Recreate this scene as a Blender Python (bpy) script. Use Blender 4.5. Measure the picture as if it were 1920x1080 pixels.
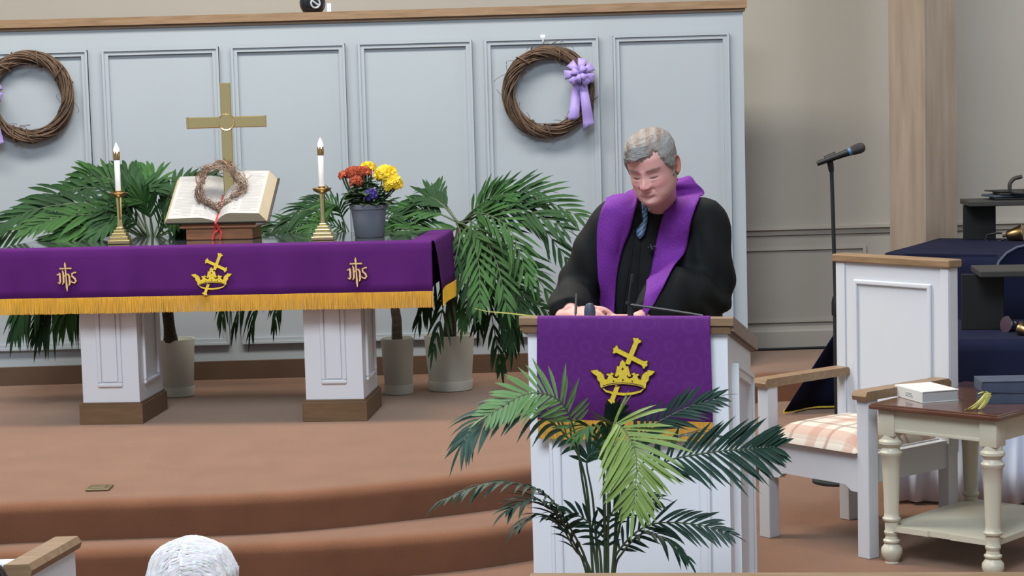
import bpy, bmesh, math, random
import numpy as np
from mathutils import Vector, Matrix
from mathutils.bvhtree import BVHTree
SC = bpy.context.scene
COL = SC.collection
for o in list(bpy.data.objects): bpy.data.objects.remove(o)
rnd = random.Random(7)

# ---------------------------------------------------------------- camera
FPX, HC = 3700.0, 1.52                      # focal length in pixels (1920 wide), eye height above the upper platform
PITCH, ROLL = math.atan(345/3700), -math.atan(0.027)
CR = Matrix.Rotation(math.pi/2-PITCH, 3, 'X') @ Matrix.Rotation(ROLL, 3, 'Z')
cd = bpy.data.cameras.new('camera'); cam = bpy.data.objects.new('camera', cd); COL.objects.link(cam)
cam.matrix_world = Matrix.Translation((0, 0, HC)) @ CR.to_4x4()
cd.sensor_width = 36; cd.lens = FPX/1920*36; cd.clip_end = 100
SC.camera = cam
# ---------------------------------------------------------------- world, lamps, exposure
SC.view_settings.view_transform = 'Standard'; SC.view_settings.look = 'None'
SC.view_settings.exposure = 0.0; SC.view_settings.gamma = 1.0; SC.view_settings.use_curve_mapping = False
w = bpy.data.worlds.new('world'); SC.world = w; w.use_nodes = True
w.node_tree.nodes['Background'].inputs[0].default_value = (0.86, 0.92, 1.0, 1)
w.node_tree.nodes['Background'].inputs[1].default_value = 0.42
def area(name, loc, target, sx, sy, power, col):
    l = bpy.data.lights.new(name, 'AREA'); l.shape = 'RECTANGLE'; l.size = sx; l.size_y = sy
    l.energy = power; l.color = col
    o = bpy.data.objects.new(name, l); COL.objects.link(o); o.location = loc
    o.rotation_euler = (Vector(target)-Vector(loc)).to_track_quat('-Z', 'Y').to_euler()
    return o
area('skylight', (-1.5, 8.6, 4.95), (-1.5, 8.6, 0), 5.4, 0.9, 455, (1.0, 0.94, 0.84))
area('side_window_light', (4.8, 9.4, 3.0), (2.9, 11.87, 1.6), 1.2, 1.8, 62, (0.90, 0.95, 1.0))
area('nave_window_light', (-1.0, 1.3, 6.7), (-1.5, 9.5, 0.5), 3.6, 3.0, 720, (0.80, 0.90, 1.0))

# ---------------------------------------------------------------- pixel rays used to survey the room
CAMP = Vector((0, 0, HC))
def ray(px, py): return CR @ Vector(((px-960)/FPX, (540-py)/FPX, -1))
def atz(px, py, z): d = ray(px, py); return CAMP + d*((z-HC)/d.z)
def aty(px, py, y): d = ray(px, py); return CAMP + d*(y/d.y)

# ---------------------------------------------------------------- mesh helpers
class MB:
    def __init__(s): s.v = []; s.f = []; s.m = []
    def add(s, vs, fs, mi=0):
        n = len(s.v); s.v += [tuple(v) for v in vs]; s.f += [tuple(i+n for i in f) for f in fs]; s.m += [mi]*len(fs)
        return s
    def box(s, x0, x1, y0, y1, z0, z1, mi=0, M=None):
        v = [Vector((x, y, z)) for x in (x0, x1) for y in (y0, y1) for z in (z0, z1)]
        if M is not None: v = [M @ p for p in v]
        return s.add(v, [(0,1,3,2),(4,6,7,5),(0,4,5,1),(2,3,7,6),(0,2,6,4),(1,5,7,3)], mi)
    def bbox(s, x0, x1, y0, y1, z0, z1, b=0.004, mi=0, M=None):          # chamfered box
        vs = []; 
        X, Y, Z = (x0, x1), (y0, y1), (z0, z1)
        bm = bmesh.new(); bmesh.ops.create_cube(bm, size=1)
        for v in bm.verts:
            v.co = Vector((x0 if v.co.x < 0 else x1, y0 if v.co.y < 0 else y1, z0 if v.co.z < 0 else z1))
        bmesh.ops.bevel(bm, geom=bm.edges[:], offset=min(b, .45*min(x1-x0, y1-y0, z1-z0)), segments=2, affect='EDGES', profile=.5)
        bm.verts.ensure_lookup_table()
        vs = [M @ v.co if M is not None else v.co.copy() for v in bm.verts]
        fs = [[v.index for v in f.verts] for f in bm.faces]; bm.free()
        return s.add(vs, fs, mi)
    def prism(s, pts, h0, h1, axis='z', mi=0, M=None):                   # polygon pts extruded along an axis
        n = len(pts)
        def P(a, b, h): return Vector({'z': (a, b, h), 'y': (a, h, b), 'x': (h, a, b)}[axis])
        v = [P(a, b, h0) for a, b in pts]+[P(a, b, h1) for a, b in pts]
        if M is not None: v = [M @ p for p in v]
        f = [tuple(range(n))[::-1], tuple(range(n, 2*n))]+[(i, (i+1) % n, n+(i+1) % n, n+i) for i in range(n)]
        return s.add(v, f, mi)
    def lathe(s, prof, seg=24, c=(0, 0, 0), mi=0, sq=None, M=None):      # profile of (r, z)
        v = []; f = []
        for r, z in prof:
            for k in range(seg):
                a = 2*math.pi*k/seg
                v.append(Vector((c[0]+r*math.cos(a), c[1]+r*math.sin(a), c[2]+z)))
        m = len(prof)
        for i in range(m-1):
            for k in range(seg):
                k2 = (k+1) % seg
                f.append((i*seg+k, i*seg+k2, (i+1)*seg+k2, (i+1)*seg+k))
        f.append(tuple(range(seg))[::-1]); f.append(tuple(range((m-1)*seg, m*seg)))
        if M is not None: v = [M @ p for p in v]
        return s.add(v, f, mi)
    def tube(s, pts, rad, seg=8, mi=0, closed=False, ell=None):          # tube along points
        pts = [Vector(p) for p in pts]; n = len(pts)
        if not hasattr(rad, '__len__'): rad = [rad]*n
        v = []; f = []; ref = None
        for i, p in enumerate(pts):
            if closed: t = pts[(i+1) % n]-pts[(i-1) % n]
            else: t = pts[min(i+1, n-1)]-pts[max(i-1, 0)]
            t = t.normalized() if t.length > 1e-9 else Vector((0, 0, 1))
            if ref is None:
                ref = t.orthogonal().normalized()
            u = (ref - t*ref.dot(t)); u = u.normalized() if u.length > 1e-6 else t.orthogonal().normalized(); ref = u
            b = t.cross(u)
            for k in range(seg):
                a = 2*math.pi*k/seg
                v.append(p+(u*math.cos(a)+b*math.sin(a))*rad[i])
        r = n if closed else n-1
        for i in range(r):
            j = (i+1) % n
            for k in range(seg):
                k2 = (k+1) % seg
                f.append((i*seg+k, i*seg+k2, j*seg+k2, j*seg+k))
        if not closed:
            f.append(tuple(range(seg))[::-1]); f.append(tuple(range((n-1)*seg, n*seg)))
        return s.add(v, f, mi)
    def loft(s, rings, mi=0, caps=True):
        n = len(rings[0]); v = [p for r in rings for p in r]; f = []
        for i in range(len(rings)-1):
            for k in range(n):
                k2 = (k+1) % n
                f.append((i*n+k, i*n+k2, (i+1)*n+k2, (i+1)*n+k))
        if caps: f.append(tuple(range(n))[::-1]); f.append(tuple(range((len(rings)-1)*n, len(rings)*n)))
        return s.add(v, f, mi)
    def grid(s, P, mi=0):                                                # P[i][j] -> quads
        a, b = len(P), len(P[0])
        return s.add([p for r in P for p in r], [(i*b+j, i*b+j+1, (i+1)*b+j+1, (i+1)*b+j) for i in range(a-1) for j in range(b-1)], mi)
    def slab(s, P, th, mi=0):                                            # grid with thickness th (vector)
        a, b = len(P), len(P[0]); th = Vector(th)
        v = [Vector(p) for r in P for p in r]; v2 = [p+th for p in v]; n = a*b
        f = [(i*b+j, i*b+j+1, (i+1)*b+j+1, (i+1)*b+j) for i in range(a-1) for j in range(b-1)]
        f += [tuple(q+n for q in x)[::-1] for x in f]
        rim = [j for j in range(b)]+[i*b+b-1 for i in range(1, a)]+[(a-1)*b+j for j in range(b-2, -1, -1)]+[i*b for i in range(a-2, 0, -1)]
        f += [(rim[i], rim[i-1], rim[i-1]+n, rim[i]+n) for i in range(len(rim))]
        return s.add(v+v2, f, mi)
    def build(s, name, mat, parent=None, smooth=False, local=True, fix=True):
        me = bpy.data.meshes.new(name); vs = s.v
        if parent is not None and not local:
            Mi = parent.matrix_basis.inverted() if parent.parent is None else (parent.parent.matrix_basis @ parent.matrix_basis).inverted()
            vs = [Mi @ Vector(p) for p in vs]
        me.from_pydata([tuple(p) for p in vs], [], s.f)
        mats = mat if isinstance(mat, (list, tuple)) else [mat]
        for m in mats: me.materials.append(m)
        if len(mats) > 1: me.polygons.foreach_set('material_index', s.m)
        if fix:
            bm = bmesh.new(); bm.from_mesh(me); bmesh.ops.recalc_face_normals(bm, faces=bm.faces[:]); bm.to_mesh(me); bm.free()
        if smooth:
            me.polygons.foreach_set('use_smooth', [True]*len(me.polygons))
            if smooth != 2:
                try: me.set_sharp_from_angle(angle=math.radians(40))
                except Exception: pass
        me.update()
        o = bpy.data.objects.new(name, me); COL.objects.link(o)
        if parent is not None: o.parent = parent
        return o
def tag(o, label, cat, group=None, kind=None):
    if label: o['label'] = label
    if cat: o['category'] = cat
    if group: o['group'] = group
    if kind: o['kind'] = kind
    return o
def thing(name, label, cat, loc=(0, 0, 0), rz=0, group=None):
    o = bpy.data.objects.new(name, None); COL.objects.link(o); o.location = loc; o.rotation_euler = (0, 0, rz)
    o.matrix_basis = Matrix.Translation(loc) @ Matrix.Rotation(rz, 4, 'Z')
    o.empty_display_size = .1
    return tag(o, label, cat, group)
def struct(o): o['kind'] = 'structure'; return o
def bez(pts, n):                                                        # Catmull-Rom through points
    P = [Vector(p) for p in pts]; P = [P[0]*2-P[1]]+P+[P[-1]*2-P[-2]]; out = []
    m = len(P)-3
    for i in range(n):
        t = i/(n-1)*m; k = min(int(t), m-1); u = t-k
        a, b, c, d = P[k:k+4]
        out.append(.5*((2*b)+(c-a)*u+(2*a-5*b+4*c-d)*u*u+(3*b-a-3*c+d)*u**3))
    return out
def interp(x, xs, ys): return float(np.interp(x, xs, ys))

# ---------------------------------------------------------------- materials
def mat(name, col, rough=.6, metal=0., var=0., vscale=8., vstretch=(1, 1, 1), bump=0., bscale=60., sheen=0., spec=.5, col2=None, coat=0., trans=0., sheen_tint=None, attr=None, emit=None):
    m = bpy.data.materials.new(name); m.use_nodes = True; nt = m.node_tree; b = nt.nodes['Principled BSDF']
    b.inputs['Base Color'].default_value = (*col, 1); b.inputs['Roughness'].default_value = rough; b.inputs['Metallic'].default_value = metal
    b.inputs['Specular IOR Level'].default_value = spec
    if coat: b.inputs['Coat Weight'].default_value = coat; b.inputs['Coat Roughness'].default_value = .08
    if trans: b.inputs['Transmission Weight'].default_value = trans
    if sheen:
        b.inputs['Sheen Weight'].default_value = sheen; b.inputs['Sheen Roughness'].default_value = .45
        b.inputs['Sheen Tint'].default_value = (*(sheen_tint or (1, 1, 1)), 1)
    if emit: b.inputs['Emission Color'].default_value = (*emit[0], 1); b.inputs['Emission Strength'].default_value = emit[1]
    L = nt.links.new
    tc = nt.nodes.new('ShaderNodeTexCoord'); mp = nt.nodes.new('ShaderNodeMapping'); mp.inputs['Scale'].default_value = vstretch
    L(tc.outputs['Object'], mp.inputs['Vector'])
    if var or col2:
        n = nt.nodes.new('ShaderNodeTexNoise'); n.inputs['Scale'].default_value = vscale; n.inputs['Detail'].default_value = 6
        L(mp.outputs[0], n.inputs['Vector'])
        r = nt.nodes.new('ShaderNodeValToRGB'); r.color_ramp.elements[0].position = .3; r.color_ramp.elements[1].position = .7
        c2 = col2 or tuple(min(1, c*(1+var)) for c in col); c1 = col if col2 else tuple(c*(1-var) for c in col)
        r.color_ramp.elements[0].color = (*c1, 1); r.color_ramp.elements[1].color = (*c2, 1)
        L(n.outputs['Fac'], r.inputs['Fac']); L(r.outputs['Color'], b.inputs['Base Color'])
    if attr:
        a = nt.nodes.new('ShaderNodeAttribute'); a.attribute_name = attr; L(a.outputs['Color'], b.inputs['Base Color'])
    if bump:
        n = nt.nodes.new('ShaderNodeTexNoise'); n.inputs['Scale'].default_value = bscale; n.inputs['Detail'].default_value = 4
        L(mp.outputs[0], n.inputs['Vector']); bp = nt.nodes.new('ShaderNodeBump'); bp.inputs['Strength'].default_value = bump; bp.inputs['Distance'].default_value = .01
        L(n.outputs['Fac'], bp.inputs['Height']); L(bp.outputs['Normal'], b.inputs['Normal'])
    return m
def damask(name, col, col2, scale):
    m = mat(name, col, .75, spec=.2); nt = m.node_tree; b = nt.nodes['Principled BSDF']; L = nt.links.new
    tc = nt.nodes.new('ShaderNodeTexCoord'); v = nt.nodes.new('ShaderNodeTexVoronoi'); v.inputs['Scale'].default_value = scale; v.inputs['Randomness'].default_value = .25
    L(tc.outputs['Object'], v.inputs['Vector'])
    mt = nt.nodes.new('ShaderNodeMath'); mt.operation = 'MULTIPLY'; mt.inputs[1].default_value = 26; L(v.outputs['Distance'], mt.inputs[0])
    sn = nt.nodes.new('ShaderNodeMath'); sn.operation = 'SINE'; L(mt.outputs[0], sn.inputs[0])
    r = nt.nodes.new('ShaderNodeValToRGB'); r.color_ramp.elements[0].position = .35; r.color_ramp.elements[1].position = .75
    r.color_ramp.elements[0].color = (*col, 1); r.color_ramp.elements[1].color = (*col2, 1)
    L(sn.outputs[0], r.inputs[0]); L(r.outputs[0], b.inputs['Base Color'])
    return m
M = {}
M['carpet'] = mat('carpet', (.162, .070, .039), .95, var=.10, vscale=5, bump=.35, bscale=420, sheen=.64, sheen_tint=(1, .81, .66), spec=.03)
M['white'] = mat('white paint', (.73, .755, .80), .42, var=.015, vscale=3)
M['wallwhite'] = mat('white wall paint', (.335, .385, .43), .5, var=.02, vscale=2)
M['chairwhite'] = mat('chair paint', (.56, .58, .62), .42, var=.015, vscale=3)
M['cream'] = mat('cream paint', (.56, .53, .42), .4, var=.04, vscale=5)
M['beige'] = mat('beige wall paint', (.345, .322, .285), .7, var=.02, vscale=2)
M['beigetrim'] = mat('beige trim paint', (.385, .36, .318), .5, var=.02, vscale=2)
M['oak'] = mat('oak', (.19, .115, .06), .45, col2=(.27, .175, .10), vscale=6, vstretch=(1, 9, 9), bump=.1, bscale=30)
M['oakdark'] = mat('oak base', (.13, .075, .035), .5, col2=(.18, .105, .052), vscale=6, vstretch=(1, 9, 9))
M['post'] = mat('post wood', (.25, .19, .145), .6, col2=(.33, .265, .21), vscale=5, vstretch=(4, 4, .35), bump=.1, bscale=14)
M['brown'] = mat('brown table top', (.085, .034, .022), .2, col2=(.13, .055, .034), vscale=5, vstretch=(2, 10, 2), coat=.8)
M['baseb'] = mat('brown baseboard', (.085, .048, .028), .6, var=.15, vscale=4)
M['purple'] = mat('purple cloth', (.072, .0095, .115), .8, var=.06, vscale=6, bump=.12, bscale=500, spec=.15)
M['damask'] = damask('purple damask', (.100, .0150, .150), (.109, .018, .163), 15)
M['stole'] = damask('stole damask', (.14, .022, .24), (.155, .027, .262), 21)
M['gold'] = mat('gold fringe', (.70, .42, .025), .6, var=.22, vscale=40, vstretch=(6, 6, .4), sheen=.2)
M['embroid'] = mat('gold embroidery', (.70, .52, .03), .5, var=.12, vscale=90, bump=.3, bscale=600)
M['embpale'] = mat('pale gold embroidery', (.66, .45, .20), .5, var=.15, vscale=90, bump=.3, bscale=600)
M['embdark'] = mat('dark embroidery edge', (.06, .008, .03), .7)
M['black'] = mat('black paint', (.008, .009, .009), .5, spec=.3)
M['blackcloth'] = mat('black cloth', (.008, .009, .010), .85, spec=.15)
M['robe'] = mat('black robe', (.0075, .0088, .0088), .8, var=.2, vscale=9, bump=.08, bscale=300, spec=.18)
M['navy'] = mat('navy cloth', (.008, .0105, .032), .9, var=.1, vscale=5, spec=.15)
M['navyblue'] = mat('navy book cloth', (.045, .06, .10), .6, var=.12, vscale=20)
M['yellow'] = mat('yellow hem', (.75, .55, .05), .6)
M['brass'] = mat('polished brass', (.86, .70, .34), .17, 1.0, bump=.02, bscale=8)
M['brassdark'] = mat('aged brass', (.46, .31, .14), .28, 1.0)
M['chrome'] = mat('chrome', (.7, .68, .64), .15, 1.0)
M['glass'] = mat('dark glass sheet', (.035, .04, .045), .07, spec=.6)
M['paper'] = mat('page paper', (.37, .37, .37), .7)
M['fore'] = mat('page edges', (.50, .42, .30), .7, var=.08, vscale=60, vstretch=(1, 1, 14))
M['leather'] = mat('book cover', (.02, .017, .015), .5)
M['standwood'] = mat('book stand wood', (.21, .085, .04), .4, col2=(.30, .13, .065), vscale=7, vstretch=(1, 9, 9))
M['red'] = mat('red ribbon', (.45, .015, .02), .5)
M['twig'] = mat('grapevine', (.062, .037, .023), .8, col2=(.14, .088, .055), vscale=14, vstretch=(1, 1, 1))
M['thorn'] = mat('thorn twig', (.17, .11, .075), .8, col2=(.30, .21, .15), vscale=20)
M['lav'] = mat('lavender ribbon', (.34, .26, .64), .5, var=.08, vscale=10, sheen=.3)
M['candle'] = mat('white candle', (.84, .85, .86), .4)
M['flame'] = mat('flame bulb', (1, .95, .85), .4, emit=((1, .93, .8), 6))
M['greypot'] = mat('grey plastic pot', (.115, .13, .165), .55, bump=.05, bscale=80)
M['pot'] = mat('grey green planter', (.58, .575, .50), .5, var=.04, vscale=4)
M['soil'] = mat('soil', (.035, .024, .018), .95, bump=.6, bscale=60)
M['trunk'] = mat('palm trunk', (.055, .038, .028), .9, var=.3, vscale=12, vstretch=(1, 1, 8), bump=.5, bscale=30)
M['leafA'] = mat('dark palm leaf', (.015, .048, .016), .62, var=.4, vscale=4, spec=.15)
M['leafB'] = mat('mid palm leaf', (.029, .085, .022), .62, var=.35, vscale=4, spec=.15)
M['leafC'] = mat('bright palm leaf', (.15, .225, .05), .5, var=.25, vscale=5, spec=.25)
M['leafD'] = mat('blue green palm leaf', (.015, .043, .030), .5, var=.4, vscale=4, spec=.22)
M['leafE'] = mat('soft green palm leaf', (.14, .26, .095), .5, var=.25, vscale=5, spec=.25)
M['stem'] = mat('palm stem', (.055, .085, .04), .5)
M['foliage'] = mat('dark foliage', (.035, .075, .030), .5, var=.3, vscale=25)
M['greyleaf'] = mat('grey green leaf', (.11, .12, .08), .55, var=.25, vscale=30)
M['redfl'] = mat('rust red petals', (.42, .055, .022), .6, col2=(.52, .12, .05), vscale=60)
M['yelfl'] = mat('yellow petals', (.86, .62, .015), .55, col2=(.90, .74, .05), vscale=60)
M['violet'] = mat('violet petals', (.045, .03, .22), .55, var=.3, vscale=60)
M['plaid'] = mat('plaid cushion', (.62, .55, .45), .85)
M['drape'] = mat('white skirt cloth', (.66, .73, .88), .8)
M['whitebook'] = mat('white book cover', (.62, .62, .60), .5)
M['palmdry'] = mat('dried palm', (.52, .50, .13), .6, var=.15, vscale=30)
M['skin'] = mat('skin', (.5, .25, .19), .5, attr='Col', spec=.4)
M['skinh'] = mat('hand skin', (.52, .27, .22), .5, var=.06, vscale=30)
M['hair'] = mat('grey hair', (.2, .2, .2), .55, attr='Col', bump=.5, bscale=90)
M['shirt'] = mat('shirt collar', (.38, .43, .50), .7)
M['penm'] = mat('pen', (.05, .04, .045), .4)
M['steel'] = mat('dark stand metal', (.018, .022, .022), .4, .3)
M['micgrille'] = mat('microphone grille', (.05, .045, .045), .5, .6, bump=.5, bscale=900)
M['blueband'] = mat('blue band', (.05, .14, .30), .5)
M['ball'] = mat('glossy black shell', (.008, .010, .016), .2)
M['silver'] = mat('silver ring', (.5, .55, .6), .3, .4)
M['outlet'] = mat('brass floor plate', (.20, .16, .09), .4, .7)
M['whitehair'] = mat('white hair', (.62, .60, .59), .5, attr='Col', bump=.12, bscale=70)
M['knit'] = mat('grey cardigan', (.16, .17, .2), .9)
M['trouser'] = mat('dark trousers', (.02, .02, .024), .85)
M['ceil'] = mat('ceiling paint', (.7, .7, .69), .8)
M['slate'] = mat('dark grey panel', (.035, .035, .033), .5, spec=.3)
# ---------------------------------------------------------------- plaid cushion pattern
def plaid():
    m = M['plaid']; nt = m.node_tree; b = nt.nodes['Principled BSDF']; L = nt.links.new
    tc = nt.nodes.new('ShaderNodeTexCoord'); sp = nt.nodes.new('ShaderNodeSeparateXYZ'); L(tc.outputs['Object'], sp.inputs[0])
    prev = None
    def stripe(axis, freq, off, width, col, fac):
        nonlocal prev
        a = nt.nodes.new('ShaderNodeMath'); a.operation = 'MULTIPLY_ADD'; a.inputs[1].default_value = freq; a.inputs[2].default_value = off; L(sp.outputs[axis], a.inputs[0])
        f = nt.nodes.new('ShaderNodeMath'); f.operation = 'FRACT'; L(a.outputs[0], f.inputs[0])
        c = nt.nodes.new('ShaderNodeMath'); c.operation = 'LESS_THAN'; c.inputs[1].default_value = width; L(f.outputs[0], c.inputs[0])
        g = nt.nodes.new('ShaderNodeMath'); g.operation = 'MULTIPLY'; g.inputs[1].default_value = fac; L(c.outputs[0], g.inputs[0])
        x = nt.nodes.new('ShaderNodeMixRGB'); L(g.outputs[0], x.inputs[0]); x.inputs[2].default_value = (*col, 1)
        if prev: L(prev, x.inputs[1])
        else: x.inputs[1].default_value = (.58, .53, .46, 1)
        prev = x.outputs[0]
    for ax in (0, 1):
        stripe(ax, 5.0, .10, .22, (.40, .19, .14), .5)
        stripe(ax, 5.0, .62, .07, (.20, .12, .10), .6)
        stripe(ax, 10.0, .3, .10, (.34, .24, .2), .35)
    L(prev, b.inputs['Base Color'])
plaid()
# ---------------------------------------------------------------- floors and steps
def pt(px, py, z): p = atz(px, py, z); return (p.x, p.y)
E0 = [(-4.6, 7.30), (-3.2, 7.44)]+[pt(a, b, 0) for a, b in ((0, 946), (490, 927), (760, 904), (980, 877))]+[(.50, 8.62), (.88, 9.35), (1.10, 10.2), (1.28, 10.72), (1.6, 10.82), (2.6, 10.82), (5.2, 10.82)]
E1 = [(-4.6, 7.16), (-3.2, 7.28)]+[pt(a, b, -.16) for a, b in ((0, 1038), (633, 1014), (980, 981))]+[(.62, 8.42), (1.02, 9.1), (1.25, 9.72), (1.5, 9.95), (2.6, 9.98), (5.2, 9.98)]
def step(name, edge, z, zb, back=12.6):
    c = bez([Vector((x, y, 0)) for x, y in edge], 120)
    prof = [(.075, 0), (.045, -.001), (.024, -.007), (.008, -.02), (0, -.04), (.001, -.06), (.004, zb-z)]
    rows = []
    for off, dz in prof:
        r = []
        for i, p in enumerate(c):
            t = (c[min(i+1, 119)]-c[max(i-1, 0)]).normalized(); n = Vector((-t.y, t.x, 0))      # towards the back
            q = p+n*off; r.append(Vector((q.x, q.y, z+dz)))
        rows.append(r)
    mb = MB(); mb.grid(rows)
    top = rows[0]; mb.add(top+[Vector((p.x, back, z)) for p in top[::-1]], [(i, i+1, 238-i, 239-i) for i in range(119)])
    o = mb.build(name, M['carpet'], smooth=True); return struct(o)
step('platform_floor', E0, 0, -.16, 12.4)
step('step_floor', E1, -.16, -.32, 11.6)
mb = MB(); mb.box(-4.6, 5.2, 5.3, 11.5, -.5, -.32); struct(mb.build('choir_floor', M['carpet']))
mb = MB(); mb.box(-4.6, 5.2, 1.2, 5.3, -.8, -.64); struct(mb.build('floor', M['carpet']))

# ---------------------------------------------------------------- panelled white wall with wooden cap rail
YW = lambda x: 11.17-.012*x-.018*(x+.8)**2*.6
def onwall(px, py, off=0):
    y = 11.1
    for _ in range(6): p = aty(px, py, y); y = YW(p.x)-off
    return aty(px, py, y)
XR = onwall(1397, 300).x
XL = -4.4
NS = 60
xs = [XL+(XR-XL)*i/NS for i in range(NS+1)]
def wallstrip(mb, x0, x1, z0, z1, d0, d1, n=None):      # bar following the wall curve, between offsets d0 (inner) and d1 (towards room)
    n = n or max(1, int((x1-x0)/.12)); rings = []
    for i in range(n+1):
        x = x0+(x1-x0)*i/n; y = YW(x)
        rings.append([Vector((x, y-d0, z0)), Vector((x, y-d1, z0)), Vector((x, y-d1, z1)), Vector((x, y-d0, z1))])
    mb.loft(rings)
ZT = 2.0
mb = MB(); wallstrip(mb, XL, XR, 0, ZT, -.12, 0); wb = struct(mb.build('wall_back', M['wallwhite']))
mb = MB(); wallstrip(mb, XL, XR+.012, 2.0, 2.018, -.12, .012); wallstrip(mb, XL, XR+.02, 2.018, 2.062, -.14, .035)
struct(mb.build('trim_1', M['oak'])).name = 'trim_1'
frames = [((-520, 105), (-300, 98)), ((-278, 98), (-84, 90)), ((-60, 90), (163, 76)), ((191, 78), (409, 72)), ((433, 71), (646, 66)), ((671, 66), (884, 60)), ((908, 59), (1121, 51)), ((1149, 50), (1366, 42))]
for (a, b), (c, d) in frames:
    x0, x1 = onwall(a, 77).x, onwall(c, 70).x; z0, z1 = .20, onwall(c, d).z; z1 = 1.885
    mb = MB(); t = .034
    for (p0, p1, q0, q1) in ((x0, x1, z1-t, z1), (x0, x1, z0, z0+t), (x0, x0+t, z0+t, z1-t), (x1-t, x1, z0+t, z1-t)):
        wallstrip(mb, p0, p1, q0, q1, 0, .018)
    for (p0, p1, q0, q1) in ((x0, x1, z1-.012, z1), (x0, x1, z0, z0+.012), (x0, x0+.012, z0, z1), (x1-.012, x1, z0, z1)):
        wallstrip(mb, p0, p1, q0, q1, 0, .027)
    mb.build('panel_moulding', M['wallwhite'], wb)
mb = MB(); wallstrip(mb, XL, XR, 0, .105, 0, .025); struct(mb.build('baseboard_back', M['baseb']))
# beige wall behind, with chair rail, wainscot moulding and baseboard
mb = MB(); mb.box(-4.6, 5.2, 11.87, 12.05, -.2, 5.2); bw = struct(mb.build('wall_rear', M['beige']))
RX0, RX1 = XR-.2, 5.2
mb = MB(); 
mb.prism([(11.88, .685), (11.855, .690), (11.85, .715), (11.83, .724), (11.83, .742), (11.88, .748)], RX0, RX1, 'x'); mb.build('chair_rail', M['beigetrim'], bw)
mb = MB()
for (a0, a1, b0, b1) in ((RX0, 2.14, .598, .618), (2.12, 2.14, .18, .598), (RX0, 2.14, .16, .18), (2.75, 4.4, .598, .618), (2.75, 2.77, .18, .598), (2.75, 4.4, .16, .18)): mb.box(a0, a1, 11.855, 11.88, b0, b1)
mb.build('panel_moulding', M['beigetrim'], bw)
mb = MB(); mb.prism([(11.88, -.02), (11.845, -.02), (11.845, .105), (11.855, .118), (11.858, .132), (11.88, .138)], RX0, RX1, 'x'); struct(mb.build('baseboard_rear', M['beigetrim']))
# glued timber post in front of the beige wall
mb = MB(); mb.prism([(2.205, 11.44), (2.372, 11.29), (2.382, 11.29), (2.600, 11.46), (2.42, 11.64)], -.02, 5.2); po = struct(mb.build('wooden_column', M['post']))
# ceiling above the chancel and side walls (their light shapes the brass reflections)
mb = MB(); mb.box(-5.6, 5.4, 4.6, 12.05, 5.2, 5.3); struct(mb.build('ceiling', M['ceil']))
mb = MB(); mb.box(5.2, 5.35, 1.2, 12.05, -.8, 5.2); struct(mb.build('wall_right', M['beige']))
mb = MB(); mb.box(-5.6, -4.6, 8.6, 12.05, -.8, 5.2); struct(mb.build('wall_left', M['beige']))

# ---------------------------------------------------------------- communion table
TC, TA = (-1.41, 9.85, 0), math.radians(-5)
TZ = .872
tbl = thing('communion_table', 'long white communion table on two panelled pedestals behind the carpeted steps', 'table', TC, TA)
HL, HD = 1.07, .38
mb = MB(); mb.bbox(-HL, HL, -HD, HD, TZ-.045, TZ, .006); mb.build('tabletop', M['blackcloth'], tbl)
mb = MB(); mb.bbox(-HL-.004, HL+.004, -HD-.004, HD+.004, TZ+.004, TZ+.011, .003); g = mb.build('glass_cover', M['glass'], tbl); g['label'] = 'dark glass sheet covering the table top'
mb = MB()
mb.box(-HL+.012, HL-.008, -HD+.006, HD-.006, .66, TZ-.05); mb.build('table_apron', M['blackcloth'], tbl)
mb = MB(); mb.prism([(-HD+.012, .63), (-HD+.07, .555), (-HD+.085, .555), (-HD+.03, .63)], HL-.012, HL-.004, 'x'); mb.build('apron_edge', M['drape'], tbl)
for cx in (-.560, .555):
    b = MB(); pw, pd = .143, .22; y0 = -.035
    b.bbox(cx-pw, cx+pw, y0-pd, y0+pd, .1, TZ-.045, .003); ped = b.build('pedestal', M['white'], tbl)
    for (side) in ('front', 'right', 'left'):
        q = MB(); z0, z1, t = .185, .80, .02
        hw = .062 if side == 'front' else .135
        bars = [(-hw, hw, z1-t, z1), (-hw, hw, z0, z0+t), (-hw, -hw+t, z0+t, z1-t), (hw-t, hw, z0+t, z1-t)]
        for (a0, a1, b0, b1) in bars:
            if side == 'front': q.bbox(cx+a0, cx+a1, y0-pd-.014, y0-pd, b0, b1, .006)
            elif side == 'right': q.bbox(cx+pw, cx+pw+.014, y0+a0, y0+a1, b0, b1, .006)
            else: q.bbox(cx-pw-.014, cx-pw, y0+a0, y0+a1, b0, b1, .006)
        if side == 'front': q.bbox(cx-hw+.024, cx+hw-.024, y0-pd-.008, y0-pd, z0+.024, z1-.02, .004)
        q.build('panel_moulding', M['white'], ped)
    q = MB(); e = .016; q.prism([(-1, 0)], 0, 0) if False else None
    q.bbox(cx-pw-e, cx+pw+e, y0-pd-e, y0+pd+e, 0, .098, .002); q.bbox(cx-pw-e*.5, cx+pw+e*.5, y0-pd-e*.5, y0+pd+e*.5, .097, .108, .002)
    q.build('pedestal_base', M['oakdark'], ped)[ 'label'] = 'brown wooden plinth'

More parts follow.
